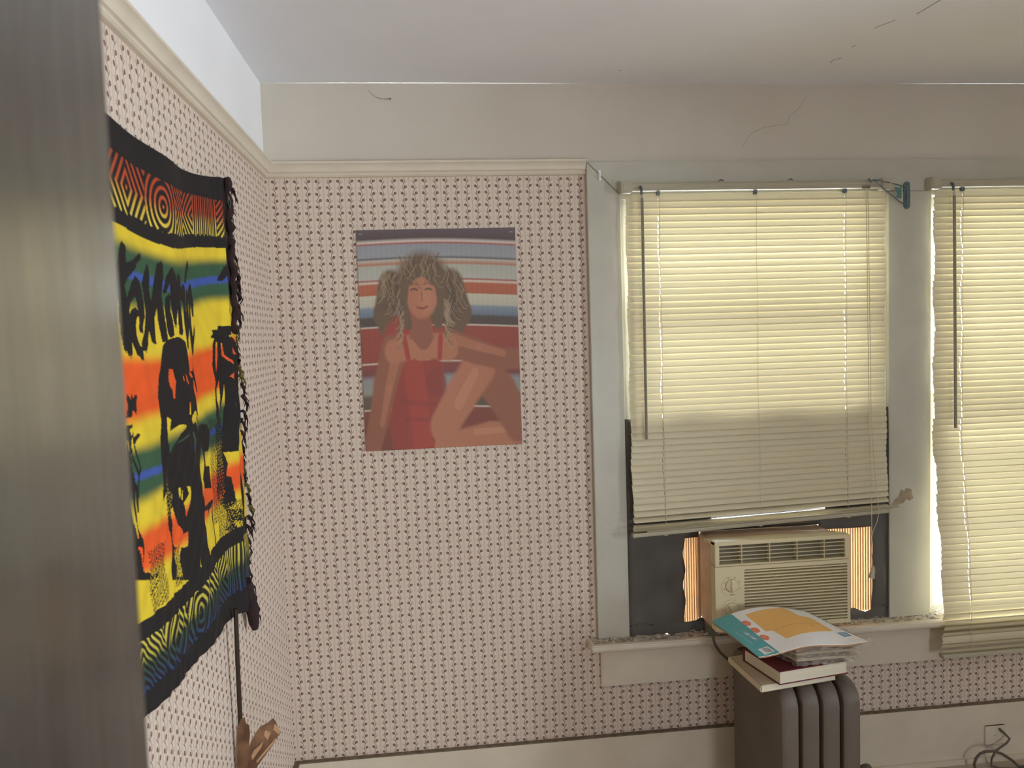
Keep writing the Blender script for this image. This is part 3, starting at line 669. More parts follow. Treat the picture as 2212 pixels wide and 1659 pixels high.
# film: loose crumpled sleeve under and around the lower half
b = B(); n = 60; m = 14
per = []
for k in range(n):
    t = k/n*4; s = int(t); f = t-s
    u, v = [(f, 0), (1, f), (1-f, 1), (0, 1-f)][s]; per.append((u, v))
for j in range(m+1):
    h = j/m
    for k, (u, v) in enumerate(per):
        x, y = bil(u, v); cx, cy = 1.545, -.36; r = 1.04-.10*(1-h)**1.3+.012*math.sin(k*1.7+j*2.1)+.010*math.sin(k*.9-j*3.3)
        b.v.append((cx+(x-cx)*r, cy+(y-cy)*r, .603+.070*h+.003*math.sin(k*2.3+j)*(h < .95)))
for j in range(m):
    for k in range(n): b.f.append((j*n+k, j*n+(k+1) % n, (j+1)*n+(k+1) % n, (j+1)*n+k)); b.mi.append(0)
mkobj('film_sleeve', local(b, op), 'wrap', pk, smooth=True)
sheet_part('mailer_bundle', 'brownl', .655, .98, .020, .004); sheet_part('mailer_bundle', 'cream', .640, .96, .010, .005); sheet_part('mailer_bundle', 'cream', .622, .93, .004, .006)
for k in range(6):
    x, y = 1.63+.01*R.random(), -.46+.012*k; z = .63+.009*k
    pts = [(x, y, z), (x+.012, y-.008, z+.008), (x+.02, y-.004, z+.002), (x+.012, y+.004, z-.008), (x+.02, y, z-.014)]
    mkobj('film_curl', local(B().tube(pts, [.0008, .0022, .0016, .002, .0006], 6), op), 'wrap', pk, smooth=True)
mkobj('film_tail', local(B().tube([(1.672, -.483, .680), (1.682, -.490, .676), (1.690, -.494, .669)], [.004, .003, .0006], 6), op), 'wrap', pk, smooth=True)
mkobj('film_tail', local(B().tube([(1.655, -.485, .664), (1.668, -.492, .656), (1.672, -.494, .645)], [.001, .0016, .0006], 6), op), 'wrap', pk, smooth=True)
# ================================================================ TAPESTRY
BLK, HOL = [[[[-1224,1726],[-1214,1721],[-1217,1691],[-1180,1701],[-1143,1716],[-1149,1708],[-1173,1697],[-1172,1692],[-1200,1679],[-1218,1669],[-1229,1659],[-1224,1646],[-1220,1632],[-1216,1611],[-1218,1587],[-1228,1554],[-1234,1559],[-1243,1587],[-1245,1612],[-1243,1638],[-1245,1668],[-1244,1689],[-1234,1707]],[[-1221,1581],[-1223,1545],[-1216,1552],[-1216,1581]],[[-1220,1629],[-1208,1647],[-1190,1667],[-1177,1675],[-1163,1671],[-1155,1657],[-1149,1635],[-1148,1613],[-1160,1600],[-1163,1584],[-1169,1591],[-1168,1611],[-1173,1634],[-1179,1646],[-1195,1642],[-1210,1632],[-1217,1618],[-1222,1618]],[[-1188,1624],[-1176,1620],[-1172,1616],[-1180,1612],[-1188,1609],[-1193,1596],[-1193,1581],[-1185,1569],[-1174,1561],[-1167,1560],[-1141,1576],[-1140,1569],[-1150,1552],[-1151,1563],[-1168,1554],[-1168,1539],[-1179,1547],[-1191,1550],[-1193,1555],[-1209,1573],[-1215,1590],[-1212,1608],[-1203,1619]],[[-1114,1703],[-1114,1682],[-1120,1659],[-1111,1627],[-1094,1660],[-1070,1708],[-1066,1705],[-1055,1712],[-1055,1686],[-1067,1652],[-1052,1588],[-1048,1570],[-1062,1570],[-1068,1582],[-1078,1607],[-1080,1628],[-1088,1632],[-1102,1612],[-1102,1572],[-1097,1566],[-1113,1570],[-1128,1600],[-1141,1576],[-1149,1554],[-1156,1567],[-1167,1561],[-1147,1587],[-1133,1621],[-1136,1651],[-1143,1667],[-1133,1680]],[[-1051,1659],[-1034,1688],[-1010,1704],[-996,1693],[-987,1675],[-988,1650],[-1002,1613],[-1002,1596],[-1011,1615],[-1017,1631],[-1019,1657],[-1018,1679],[-1032,1674],[-1048,1655]],[[-1031,1654],[-1026,1651],[-1033,1644],[-1033,1628],[-1021,1608],[-1017,1582],[-1030,1578],[-1040,1588],[-1046,1624],[-1042,1648]],[[-977,1696],[-967,1693],[-966,1677],[-976,1647],[-970,1588],[-975,1582],[-983,1584],[-985,1617],[-990,1659]],[[-958,1671],[-943,1678],[-927,1675],[-932,1653],[-930,1621],[-919,1604],[-933,1550],[-938,1578],[-945,1599],[-947,1642],[-955,1652],[-960,1643],[-965,1651]],[[-906,1672],[-896,1667],[-902,1646],[-903,1595],[-919,1576],[-921,1593],[-918,1645]],[[-865,1733],[-864,1719],[-885,1706],[-911,1682],[-916,1686],[-908,1700],[-887,1715]],[[-891,1655],[-877,1674],[-853,1686],[-847,1671],[-840,1646],[-844,1616],[-848,1625],[-855,1648],[-863,1665],[-881,1651],[-886,1642]],[[-861,1659],[-854,1652],[-873,1634],[-875,1602],[-866,1571],[-833,1603],[-844,1584],[-864,1562],[-874,1539],[-881,1555],[-891,1582],[-892,1611],[-884,1638]],[[-641,1741],[-580,1748],[-581,1718],[-615,1658],[-622,1616],[-632,1637],[-620,1702],[-635,1727],[-658,1707],[-673,1706],[-655,1722]],[[-1018,1578],[-986,1578],[-953,1570],[-943,1554],[-933,1530],[-926,1512],[-904,1512],[-883,1524],[-880,1522],[-890,1511],[-876,1501],[-867,1489],[-857,1468],[-868,1467],[-880,1481],[-893,1493],[-905,1489],[-901,1474],[-882,1454],[-871,1431],[-866,1414],[-1102,1439],[-1103,1472],[-1095,1510],[-1079,1539],[-1066,1564],[-1049,1573]],[[-690,1604],[-611,1604],[-604,1588],[-554,1575],[-524,1558],[-504,1491],[-542,1427],[-596,1386],[-728,1400],[-720,1481],[-736,1516],[-726,1565],[-714,1575],[-737,1578],[-721,1587],[-729,1595],[-696,1595]],[[-1241,1491],[-1231,1482],[-1225,1490],[-1222,1481],[-1211,1488],[-1202,1485],[-1211,1473],[-1210,1464],[-1215,1456],[-1225,1464],[-1229,1452],[-1245,1454],[-1239,1472],[-1244,1483]],[[-1095,1506],[-1104,1474],[-1097,1444],[-1107,1406],[-1106,1360],[-1118,1309],[-1115,1295],[-1097,1309],[-1095,1266],[-1086,1228],[-1097,1187],[-1097,1151],[-876,1081],[-854,1122],[-868,1246],[-886,1287],[-864,1355],[-848,1347],[-832,1315],[-847,1285],[-838,1264],[-780,1254],[-779,1302],[-820,1308],[-810,1337],[-782,1335],[-768,1378],[-784,1393],[-838,1399],[-856,1393],[-862,1428],[-880,1464],[-902,1496]],[[-711,1485],[-724,1405],[-733,1336],[-738,1219],[-688,1181],[-707,1144],[-551,1087],[-554,1210],[-581,1303],[-545,1357],[-524,1475]],[[-1246,1442],[-1228,1442],[-1224,1421],[-1208,1426],[-1202,1422],[-1221,1409],[-1205,1364],[-1214,1360],[-1220,1340],[-1221,1299],[-1227,1301],[-1228,1341],[-1230,1284],[-1216,1255],[-1217,1203],[-1202,1196],[-1193,1187],[-1175,1188],[-1171,1181],[-1196,1182],[-1244,1198],[-1249,1260],[-1251,1308],[-1246,1364],[-1250,1402]],[[-871,1232],[-809,1226],[-775,1229],[-784,1213],[-803,1211],[-815,1199],[-819,1216],[-869,1222]],[[-780,1228],[-773,1226],[-777,1127],[-785,1129]]],[[[-1044,1521],[-1028,1520],[-1021,1506],[-1014,1496],[-1026,1466],[-1033,1466],[-1035,1483],[-1046,1490],[-1051,1504]],[[-962,1510],[-941,1489],[-949,1487],[-962,1497]],[[-933,1513],[-916,1508],[-903,1500],[-907,1497],[-928,1504]],[[-902,1485],[-881,1477],[-877,1458],[-887,1466]],[[-948,1453],[-940,1452],[-941,1429],[-949,1429]],[[-920,1431],[-879,1431],[-872,1417],[-922,1422]],[[-979,1506],[-974,1496],[-978,1495],[-983,1504]],[[-614,1568],[-589,1562],[-540,1537],[-562,1537],[-606,1554]],[[-679,1565],[-671,1565],[-665,1539],[-630,1518],[-635,1515],[-675,1537]],[[-707,1568],[-699,1568],[-699,1540],[-716,1503],[-717,1528]],[[-651,1488],[-623,1502],[-618,1499],[-636,1487],[-588,1471],[-599,1468]],[[-714,1466],[-700,1465],[-696,1440],[-706,1415],[-715,1441]],[[-646,1583],[-625,1585],[-621,1581],[-642,1578]],[[-1064,1437],[-1045,1430],[-1053,1410],[-1014,1416],[-979,1414],[-972,1409],[-1003,1401],[-1026,1386],[-1048,1381],[-1069,1371],[-1070,1401]],[[-960,1394],[-957,1391],[-1006,1384],[-1020,1383],[-1016,1386]],[[-931,1428],[-899,1429],[-887,1409],[-878,1391],[-890,1392],[-906,1411],[-927,1409],[-937,1417]],[[-930,1392],[-922,1394],[-909,1375],[-919,1348],[-926,1354],[-921,1377]],[[-864,1419],[-859,1399],[-865,1399],[-872,1420]],[[-990,1297],[-972,1294],[-963,1283],[-974,1264],[-991,1240],[-999,1251],[-1006,1269],[-985,1282]],[[-1028,1302],[-1022,1301],[-1017,1287],[-1022,1281],[-1029,1289]],[[-1012,1295],[-1009,1294],[-1009,1276],[-1013,1277]],[[-1067,1275],[-1061,1254],[-1035,1230],[-1017,1212],[-995,1213],[-1004,1186],[-1028,1190],[-1038,1175],[-1041,1140],[-1071,1149],[-1077,1186],[-1061,1199],[-1081,1220],[-1073,1246],[-1078,1273]],[[-866,1320],[-854,1316],[-848,1295],[-862,1280],[-873,1289],[-860,1287],[-865,1305]],[[-882,1284],[-865,1282],[-863,1250],[-870,1250],[-880,1273]],[[-826,1257],[-803,1255],[-808,1244],[-851,1246],[-836,1252]],[[-1073,1298],[-1066,1299],[-1070,1289],[-1076,1292]],[[-931,1142],[-927,1141],[-923,1123],[-929,1122]],[[-693,1318],[-575,1305],[-573,1284],[-630,1293],[-636,1269],[-573,1258],[-577,1244],[-622,1251],[-606,1168],[-676,1185],[-652,1193],[-661,1256],[-686,1263],[-670,1288],[-682,1307]],[[-640,1424],[-598,1438],[-572,1424],[-573,1381],[-599,1381],[-629,1401]],[[-702,1483],[-698,1429],[-700,1394],[-709,1403],[-712,1468]],[[-673,1474],[-672,1427],[-699,1375],[-699,1402]],[[-721,1226],[-710,1226],[-707,1217],[-720,1218]],[[-720,1253],[-710,1251],[-712,1244]],[[-703,1234],[-693,1230],[-699,1227]],[[-661,1155],[-629,1144],[-641,1142],[-621,1128],[-654,1136]],[[-692,1162],[-677,1156],[-685,1144],[-695,1149]],[[-1229,1423],[-1226,1413],[-1221,1394],[-1212,1369],[-1218,1366],[-1230,1389],[-1234,1407]],[[-1236,1396],[-1233,1380],[-1222,1359],[-1222,1344],[-1231,1349],[-1239,1377]],[[-1238,1337],[-1236,1324],[-1234,1289],[-1226,1262],[-1230,1259],[-1242,1287],[-1245,1326]],[[-1229,1438],[-1226,1429],[-1231,1424],[-1235,1433]],[[-1233,1248],[-1223,1244],[-1216,1210],[-1210,1200],[-1213,1200],[-1224,1224]],[[-1244,1420],[-1241,1408],[-1244,1401]]]]
bands = {  # z at y = -1.9, -1.17, -1.0, -.76, -.60, -.53
 'edge': (1.965, 1.910, 1.9035, 1.922, 1.950, 1.962), 'pt': (1.925, 1.866, 1.861, 1.883, 1.899, 1.900), 'pb': (1.82, 1.766, 1.756, 1.791, 1.802, 1.80),
 'bb': (1.80, 1.748, 1.739, 1.772, 1.786, 1.785), 'yb': (1.77, 1.724, 1.714, 1.746, 1.757, 1.757), 'blt': (1.72, 1.682, 1.677, 1.706, 1.722, 1.724), 'blb': (1.705, 1.669, 1.658, 1.689, 1.707, 1.71),
 'gb': (1.66, 1.627, 1.622, 1.656, 1.672, 1.675), 'ot': (1.56, 1.545, 1.539, 1.557, 1.575, 1.58), 'ob': (1.45, 1.447, 1.443, 1.452, 1.475, 1.48), 'g2': (1.405, 1.401, 1.4, 1.420, 1.435, 1.44),
 'bl2t': (1.362, 1.362, 1.359, 1.379, 1.395, 1.40), 'bl2b': (1.35, 1.35, 1.345, 1.366, 1.382, 1.386), 'g2b': (1.319, 1.319, 1.319, 1.336, 1.352, 1.356), 'o2': (1.27, 1.266, 1.259, 1.278, 1.292, 1.296),
 'o2b': (1.20, 1.20, 1.192, 1.208, 1.222, 1.225), 'b2': (1.14, 1.127, 1.119, 1.132, 1.136, 1.136), 'p2': (1.12, 1.100, 1.087, 1.098, 1.108, 1.105), 'hem': (1.02, 1.008, .984, .985, .975, .96), 'bot': (.99, .977, .955, .9475, .925, .886)}
by = np.array([-1.9, -1.17, -1.0, -.76, -.60, -.53])
dense = np.linspace(-2.0, -.53, 400)
def bz(k, y):
    v = np.interp(dense, by, bands[k]); kern = np.hanning(61); kern /= kern.sum(); v = np.convolve(np.pad(v, 30, 'reflect', reflect_type='odd'), kern, 'valid'); return np.interp(y, dense, v)
yy = np.concatenate([np.linspace(-1.95, -1.34, 26)[:-1], np.arange(-1.34, -.532, .0026)]); nz = 560
tt = np.linspace(0, 1, nz)
Yt, Tt = np.meshgrid(yy, tt); Zt = bz('edge', Yt)*(1-Tt)+bz('bot', Yt)*Tt
zb = {k: bz(k, Yt) for k in bands}
stops = [('bb', 'Y'), ('yb', 'G'), ('blt', 'B'), ('blb', 'G'), ('gb', 'Y'), ('ot', 'O'), ('ob', 'Y'), ('g2', 'G'), ('bl2t', 'B'), ('bl2b', 'G'), ('g2b', 'Y'), ('o2', 'O'), ('o2b', 'Y')]
PAL = {'Y': np.array(lin(222, 194, 56)[:3]), 'G': np.array(lin(60, 90, 66)[:3]), 'B': np.array(lin(66, 88, 160)[:3]), 'O': np.array(lin(228, 92, 42)[:3])}
INK = np.array(lin(40, 37, 37)[:3])
Ct = np.ones(Yt.shape+(3,))*PAL['Y']
nse = .004*np.sin(Yt*17+np.sin(Zt*31)*2)
for k, c in stops[1:]:
    w = .010 if c == 'B' or k in ('blb', 'bl2b') else .028
    if c == 'B' or k in ('blb', 'bl2b'): w = .007
    m = np.clip(.5+(zb[k]+nse*.5-Zt)/w, 0, 1)[..., None]; m = m*m*(3-2*m); Ct = Ct*(1-m)+PAL[c]*m
mot = 1+.06*np.sin(Yt*60+3*np.sin(Zt*19))*np.sin(Zt*80+np.sin(Yt*33)*2); Ct *= mot[..., None]
under = Ct.copy()
Ym, Zm = Yt*1000, Zt*1000
for q, p in enumerate(BLK):
    for dy, dz in (((0, 0), (5, 0), (-5, 0), (0, 3)) if q < 14 else ((0, 0),)): fill(Ct, Ym, Zm, [(a+dy, b_+dz) for a, b_ in p], INK)
for p in HOL:
    m = inpoly(Ym, Zm, p); Ct[m] = under[m]
# speckled ground under the figures
sp = (np.sin(Ym*1.9+Zm*.7)+np.sin(Zm*2.3-Ym*1.1)+np.sin(Ym*3.7+Zm*3.1))
for y0, y1, z0, z1 in ((-1200, -1130, 1130, 1230), (-770, -700, 1170, 1400), (-740, -600, 1130, 1200), (-1075, -1040, 1130, 1200), (-1100, -1075, 1260, 1330)):
    m = (Ym > y0) & (Ym < y1) & (Zm > z0) & (Zm < z1); Ct[m & (sp > .2)] = INK; Ct[m & (sp < -1.3)] = under[m & (sp < -1.3)]
# carved borders
def border(top, bot, cols, seed):
    v = (zb[top]-Zt)/(zb[top]-zb[bot]); m = (v > 0) & (v < 1)
    s = (Yt+2.0)/.15+.35*seed; cell = np.floor(s).astype(int); f = (s-cell)*2-1; kind = (cell*7+int(seed*3)) % 5
    w = (v*2-1)
    d = np.select([kind == 0, kind == 1, kind == 2, kind == 3], [np.abs(f)*1.0+np.abs(w)*.55, f*1.9, np.hypot(f*1.1, w*.8)*1.15, np.abs(np.abs(f)*1.6-w*.9)], np.abs(f*.9)-np.abs(w)*.8+.9)
    fr = (d*3.4) % 1.0; line = np.clip((np.abs(fr-.5)-.27)/.06, 0, 1)
    edge = (v > .05) & (v < .95-.05*np.abs(np.sin(s*19)))
    cv = np.zeros(v.shape+(3,))
    ks = np.array([c[0] for c in cols])
    for q in range(3): cv[..., q] = np.interp(v, ks, [c[1][q] for c in cols])
    a = (line*edge)[..., None]; Ct[m] = (INK*(1-a)+cv*a)[m]
for a_, b_ in (('edge', 'pt'), ('pb', 'bb'), ('b2', 'p2'), ('hem', 'bot')):
    m = (Zt <= zb[a_]+1e-4) & (Zt >= zb[b_]-1e-4); Ct[m] = INK
border('pt', 'pb', [(0, lin(168, 66, 40)), (.45, lin(190, 84, 48)), (.7, lin(214, 180, 70)), (1, lin(224, 206, 84))], .2)
border('p2', 'hem', [(0, lin(214, 196, 84)), (.35, lin(190, 180, 70)), (.5, lin(58, 84, 60)), (.7, lin(52, 74, 84)), (1, lin(52, 66, 120))], 1.3)
# dark turned-back right strip
m = np.clip((Yt+.628+.012*np.sin(Zt*7))/.012, 0, 1)*np.clip((Zt-1.60)/.12, 0, 1)
m = m[..., None]*.92; Ct = Ct*(1-m)+(INK*.9+(.02*(np.sin(Yt*900+Zt*130) > .4)*np.array([1.2, .7, .3])[:, None, None]).transpose(1, 2, 0))*m
Xt = .014+.006*np.sin(Yt*11+.6)+.004*np.sin(Yt*23+Zt*3)+.0012*np.sin(Yt*70+Zt*55)*np.clip((1.7-Zt)/.3, 0, 1)+.014*np.exp(-((Yt+.635)/.022)**2)+.0014*np.sin((Yt*1.3-Zt)*95)*np.clip((1.45-Zt)/.25, 0, 1)*np.clip((-.8-Yt)/.1, 0, 1)
Xt += .012*np.clip((1.2-Zt)/.3, 0, 1)*(1+np.sin(Yt*14))*.5; Xt = np.maximum(Xt, .0035)
tp = empty('tapestry', 'red, yellow and green printed cloth tapestry with black figures pinned to the left wall', 'tapestry', (.002, -1.2, 1.96))
grid_obj('cloth', Xt, Yt, Zt, Ct, MT['cloth'], tp, .0008, (.002, -1.2, 1.96))
ot = (.002, -1.2, 1.96)
zt_ = lambda z: (-.53-.012*math.sin(z*9)-.006*math.sin(z*31))
k = 0; z = 1.945
while z > .89:
    y = -.532; x = .016+.008*math.sin(z*23); b = B(); dark = R.random() < .75
    for s in range(4):
        a = R.uniform(-.5, .5); l = R.uniform(.022, .048)
        pts = [(x+R.uniform(-.003, .003), y-.006, z+R.uniform(-.005, .005)), (x+.004*math.sin(a*3), y+l*.35, z-l*.15), (x+R.uniform(-.002, .010), y+l*.55, z-l*.6), (x+R.uniform(-.004, .012), y+l*.4, z-l*(1.0+.3*a))]
        b.tube(pts, [.0026, .0024, .002, .0008], 5)
    mkobj('tassel', local(b, ot), 'black' if dark else 'yarny', tp, smooth=True)
    z -= R.uniform(.022, .032); k += 1
# bunched cord along the turned edge
pts = [(.020+.003*math.sin(q*1.3), -.556-.007*math.sin(q*.8), 1.955-q*.0105) for q in range(36)]
mkobj('rolled_edge', local(B().tube(pts, [.009+.003*math.sin(q*1.9)+.0015*math.sin(q*4.1) for q in range(36)], 8), ot), 'black', tp, smooth=True)
# tail of the lower right corner
mkobj('corner_tail', local(B().tube([(.02, -.60, .99), (.022, -.575, .94), (.024, -.555, .90), (.024, -.545, .868), (.024, -.54, .85)], [.016, .017, .015, .013, .007], 10), ot), 'black', tp, smooth=True)
mkobj('safety_pin', local(B().tube([(.034, -.612, 1.905), (.037, -.608, 1.89), (.036, -.612, 1.875), (.033, -.616, 1.89), (.034, -.612, 1.905)], .0012, 6), ot), 'metal', tp, smooth=True)
# ================================================================ POSTER (plain stand-in figure on a striped blanket)
nx, ny = 260, 364
U, V = np.meshgrid(np.linspace(0, 1, nx), np.linspace(0, 1, ny))     # V down
C = np.zeros((ny, nx, 3)); Vw = V+.012*np.sin(U*3.2)-.01*U
st_ = [(0, (92, 78, 92)), (.045, (70, 58, 66)), (.06, (226, 214, 204)), (.068, (170, 72, 62)), (.075, (150, 156, 166)), (.125, (158, 162, 168)), (.135, (84, 88, 100)), (.142, (196, 192, 176)), (.16, (186, 120, 96)), (.168, (182, 184, 172)), (.225, (188, 190, 180)), (.232, (170, 66, 56)), (.24, (226, 216, 200)), (.25, (186, 96, 66)), (.295, (180, 92, 64)), (.30, (206, 202, 178)), (.345, (196, 194, 176)), (.355, (132, 150, 166)), (.39, (104, 122, 146)), (.40, (74, 66, 66)), (.435, (70, 60, 60)), (.44, (224, 214, 200)), (.447, (156, 62, 50)), (.60, (150, 58, 48)), (.605, (224, 214, 200)), (.613, (140, 56, 48)), (.655, (120, 52, 62)), (.68, (146, 150, 152)), (.74, (150, 150, 140)), (.76, (92, 80, 60)), (.81, (84, 72, 56)), (.815, (220, 210, 196)), (.823, (132, 56, 46)), (1, (120, 50, 42))]
ks = [s[0] for s in st_]
for q in range(3): C[..., q] = np.interp(Vw, ks, [lin(*s[1])[q] for s in st_])
C *= (1+.05*np.sin(V*900)+.03*np.sin(U*200))[..., None]
SK, SK2, HR, HR2, RD, RD2 = [np.array(lin(*c)[:3]) for c in ((186, 118, 88), (150, 88, 66), (104, 82, 62), (176, 150, 120), (170, 52, 44), (130, 36, 34))]
S = lambda pts, w, c, al=1.0: stroke(C, U, V, pts, w, c, al)
def ell(cx, cy, rx, ry, c, soft=.12, al=1.0):
    d = np.sqrt(((U-cx)/rx)**2+((V-cy)/ry)**2); m = np.clip((1-d)/soft, 0, 1)[..., None]*al; C[:] = C*(1-m)+c*m
HL = np.array(lin(212, 150, 116)[:3]); DK = np.array(lin(70, 52, 42)[:3])
ell(.40, .27, .21, .19, HR, .25); S([(.20, .26), (.15, .38), (.20, .50), (.17, .58)], (.16, .06), HR); S([(.58, .26), (.64, .38), (.58, .48), (.62, .55)], (.16, .05), HR)
S([(.31, .55), (.33, .72), (.35, .97)], (.36, .34), RD); S([(.22, .64), (.24, .96)], (.08, .12), RD2, .5); S([(.43, .58), (.46, .70), (.50, .94)], (.10, .16), RD2, .45); S([(.24, .78), (.46, .80)], .02, RD2, .5); S([(.26, .86), (.48, .87)], .02, RD2, .5)
S([(.20, .55), (.14, .70), (.09, .86), (.03, 1.02)], (.16, .10), SK2); S([(.22, .56), (.16, .72), (.11, .88)], (.06, .03), SK, .7)
S([(1.04, .95), (.80, .955), (.50, 1.0)], (.13, .13), SK); S([(.98, .925), (.70, .935)], (.03, .03), HL, .5)
S([(.74, .62), (.88, .76), (.98, .90)], (.20, .18), SK2); S([(.50, .90), (.62, .76), (.74, .63)], (.17, .20), SK); ell(.745, .63, .11, .08, SK, .3); S([(.60, .80), (.71, .66)], (.06, .05), HL, .45)
S([(.56, .52), (.72, .56), (.88, .60), (1.03, .60)], (.13, .09), SK2); S([(.58, .50), (.74, .54), (.90, .575)], (.05, .03), SK, .8)
S([(.20, .55), (.38, .52), (.55, .54)], (.11, .12), SK); S([(.38, .40), (.38, .50)], (.12, .16), SK2); S([(.31, .52), (.36, .57), (.42, .57), (.47, .52)], (.05, .05), SK)
S([(.27, .49), (.29, .58)], .03, RD); S([(.50, .49), (.49, .58)], .03, RD)
ell(.39, .285, .112, .128, SK, .15); ell(.42, .31, .07, .09, HL, .9, .5)
for ex in (.345, .435): S([(ex-.02, .272), (ex, .268), (ex+.02, .273)], .009, DK, .8); S([(ex-.024, .25), (ex, .243), (ex+.024, .25)], .006, HR, .8)
S([(.39, .28), (.395, .315), (.385, .322)], .008, SK2, .8); S([(.36, .352), (.392, .358), (.425, .350)], .011, np.array(lin(150, 66, 60)[:3]), .9)
S([(.30, .22), (.34, .185), (.42, .18), (.49, .23)], (.07, .07), HR); S([(.285, .24), (.27, .34), (.30, .43)], (.06, .05), HR); S([(.50, .24), (.515, .34), (.49, .43)], (.05, .05), HR)
for k in range(150):
    t = rs.uniform(0, 1); sg = rs.choice([-1, 1]); y0 = .10+.34*t; x0 = .40+sg*(.13+.13*rs.uniform(0, 1)*math.sin(math.pi*min(1, .25+t)))
    if y0 < .17: x0 = .40+rs.uniform(-.17, .17)
    c_ = HR2 if rs.rand() < .55 else np.array(lin(64, 50, 40)[:3])
    S([(x0, y0), (x0+.02*sg, y0+.03), (x0+.005*sg, y0+.065), (x0+.03*sg, y0+.10), (x0+.05*sg, y0+.105)], (.009, .003), c_, .45)
C = C*.80+np.array(lin(165, 152, 138)[:3])*.20  # pale haze veil mixed into the print colours
Xp = .270+.501*U+.001*V; Zp = 1.904-.697*V; Yp = -.004-.006*np.clip(V-.9, 0, 1)*8*np.abs(U-.4)-.003*np.sin(U*7)*V
po = empty('poster', 'haze-veiled poster of a seated person in red before a striped blanket', 'poster', (.52, 0, 1.9))
grid_obj('print_sheet', Xp, Yp, Zp, C, MT['poster'], po, .0004, (.52, 0, 1.9))
for x, z in ((.284, 1.892), (.758, 1.890)): mkobj('staple', local(B().tube([(x-.005, -.0015, z), (x-.005, -.0055, z), (x+.005, -.0055, z), (x+.005, -.0015, z)], .0006, 5), (.52, 0, 1.9)), 'sash', po)
# ================================================================ SMALL THINGS
bk = empty('curtain_rod_bracket', 'blue-grey metal rod bracket with wire arm on the casing between the windows', 'bracket', (2.087, -.02, 1.985)); ob = (2.087, -.02, 1.985)
pl = []
for k in range(24):
    a = 2*math.pi*k/24; pl.append((2.0895+.0115*math.cos(a), 1.985+(.034 if math.sin(a) > 0 else -.034)+.0115*math.sin(a)))
mkobj('back_plate', local(B().slab(pl, .004, lambda u, v, w: (u, -.0205-w, v)), ob), 'blue', bk, bevel=.001)
mkobj('plate_rib', local(B().tube([(2.0895, -.0255, 2.008), (2.0895, -.027, 1.985), (2.0895, -.0255, 1.962)], [.004, .0055, .004], 8), ob), 'blue', bk, smooth=True)
for z in (2.021, 1.949): mkobj('screw', local(B().cyl((2.0895, -.0275, z), .003, .003, 'y', 10), ob), 'metal', bk)
mkobj('wire_arm', local(B().tube([(2.080, -.026, 2.012), (2.06, -.038, 2.014), (2.0, -.060, 2.021), (1.950, -.072, 2.027), (1.938, -.074, 2.026), (1.930, -.075, 2.020), (1.923, -.076, 2.031)], [.0018]*4+[.0022, .003, .0034], 8), ob), 'blue', bk, smooth=True)
mkobj('wire_arm', local(B().tube([(2.082, -.026, 1.954), (2.06, -.034, 1.960), (2.01, -.052, 1.985), (1.97, -.066, 2.008), (1.945, -.073, 2.024)], .0018, 8), ob), 'metal', bk, smooth=True)
mkobj('cloth_scrap', local(B().slab([(2.032, 2.008), (2.042, 2.004), (2.052, 2.010), (2.050, 1.990), (2.055, 1.976), (2.046, 1.968), (2.036, 1.974), (2.040, 1.985), (2.033, 1.995)], .0015, lambda u, v, w: (u, -.050-w+.006*math.sin(u*300), v)), ob), 'teal', bk)
hk = B().box(1.0425, 1.0505, -.024, -.0205, 2.045, 2.077).tube([(1.0465, -.024, 2.068), (1.0465, -.031, 2.066), (1.0465, -.033, 2.058), (1.0465, -.030, 2.053)], .0018, 6).cyl((1.0465, -.026, 2.050), .0022, .003, 'y', 8)
tag(mkobj('curtain_hook', hk, 'sash', bevel=.0005), 'tiny white hook on the upper left corner of the window casing', 'hook')
tr_ = B().slab([(2.034, .930), (2.046, .955), (2.060, .968), (2.070, .992), (2.082, .985), (2.088, .995), (2.108, .990), (2.110, .972), (2.116, .958), (2.100, .950), (2.088, .957), (2.080, .944), (2.055, .938)], .0006, lambda u, v, w: (u, -.0201-w, v))
mkobj('tape_residue', tr_, 'tape', mull)
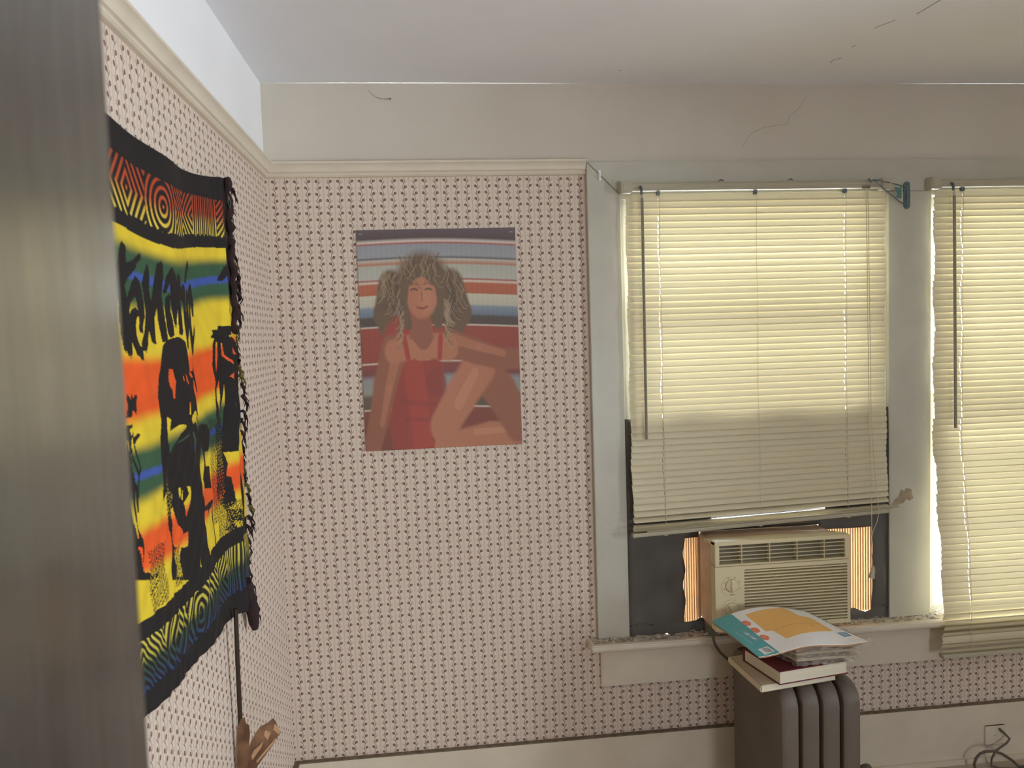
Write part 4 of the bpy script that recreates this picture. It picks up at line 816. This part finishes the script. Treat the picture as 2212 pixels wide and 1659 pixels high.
# outlet plate + plug and cable
pl = tag(mkobj('outlet_plate', B().box(2.383, 2.459, -.0245, -.0185, .058, .130), 'trim', bevel=.003), 'square painted-over outlet plate on the baseboard, lower right corner', 'outlet plate')
mkobj('screw', B().cyl((2.421, -.0262, .094), .0025, .002, 'y', 10), 'rail', pl)
cb = tag(mkobj('cable', B().tube([(2.4345, -.026, .118), (2.4385, -.040, .112), (2.452, -.055, .094), (2.436, -.060, .082), (2.418, -.060, .072), (2.394, -.060, .057), (2.380, -.060, .030), (2.379, -.060, .0052), (2.40, -.08, .0052), (2.50, -.10, .0052)], [.004, .0042]+[.0037]*8, 8), 'cable', smooth=True), 'thin grey cable rising from the floor to a plug beside the outlet plate', 'cable')
tag(mkobj('cable', B().tube([(2.30, -.10, .006), (2.304, -.082, .006), (2.300, -.080, .030), (2.306, -.080, .049), (2.320, -.080, .064), (2.340, -.080, .072), (2.370, -.080, .070), (2.405, -.080, .057), (2.440, -.080, .032), (2.468, -.08, .006), (2.55, -.09, .006)], .0046, 8), 'cable', smooth=True), 'thicker grey cable looping in an arch by the baseboard, lower right corner', 'cable')
# stick wrapped in torn paper
sk = empty('stick', 'thin dark stick leaning below the tapestry, wrapped in torn brown paper', 'stick', (.02, -.71, 0)); osk = (.02, -.71, 0)
mkobj('shaft', local(B().tube([(.012, -.700, .0), (.014, -.700, .30), (.017, -.702, .60), (.023, -.716, .85), (.026, -.72, .965)], [.0058, .0058, .0056, .0052, .005], 8), osk), 'wood', sk, smooth=True)
P1 = [(.012, .681), (.022, .705), (.031, .709), (.033, .695), (.040, .690), (.041, .67), (.038, .646), (.033, .60), (.027, .581), (.022, .50), (.009, .50), (.008, .583)]
P2 = [(.032, .627), (.040, .646), (.049, .662), (.060, .675), (.075, .680), (.089, .689), (.093, .682), (.097, .671), (.099, .660), (.104, .651), (.096, .642), (.089, .63), (.067, .604), (.05, .583), (.036, .556), (.022, .50), (.013, .50), (.022, .57)]
mkobj('paper_flap', local(B().slab(P1, .0012, lambda u, v, w: (u, -.712-w-.05*(u-.01), v)), osk), 'brown', sk)
fl = mkobj('paper_flap', local(B().slab(P2, .0012, lambda u, v, w: (u, -.705-w+.25*(u-.02), v)), osk), 'brown', sk)
for pp in ([(.094, .655), (.099, .648), (.103, .652), (.098, .668), (.092, .676), (.088, .662)], [(.070, .664), (.078, .661), (.075, .655), (.083, .660), (.075, .640), (.068, .652)], [(.040, .60), (.060, .625), (.066, .640), (.058, .632), (.044, .622), (.038, .61)], [(.05, .590), (.095, .638), (.092, .641), (.048, .596)]):
    mkobj('torn_edge', local(B().slab(pp, .0006, lambda u, v, w: (u, -.7062-w+.25*(u-.02), v)), osk), 'brownl', fl)
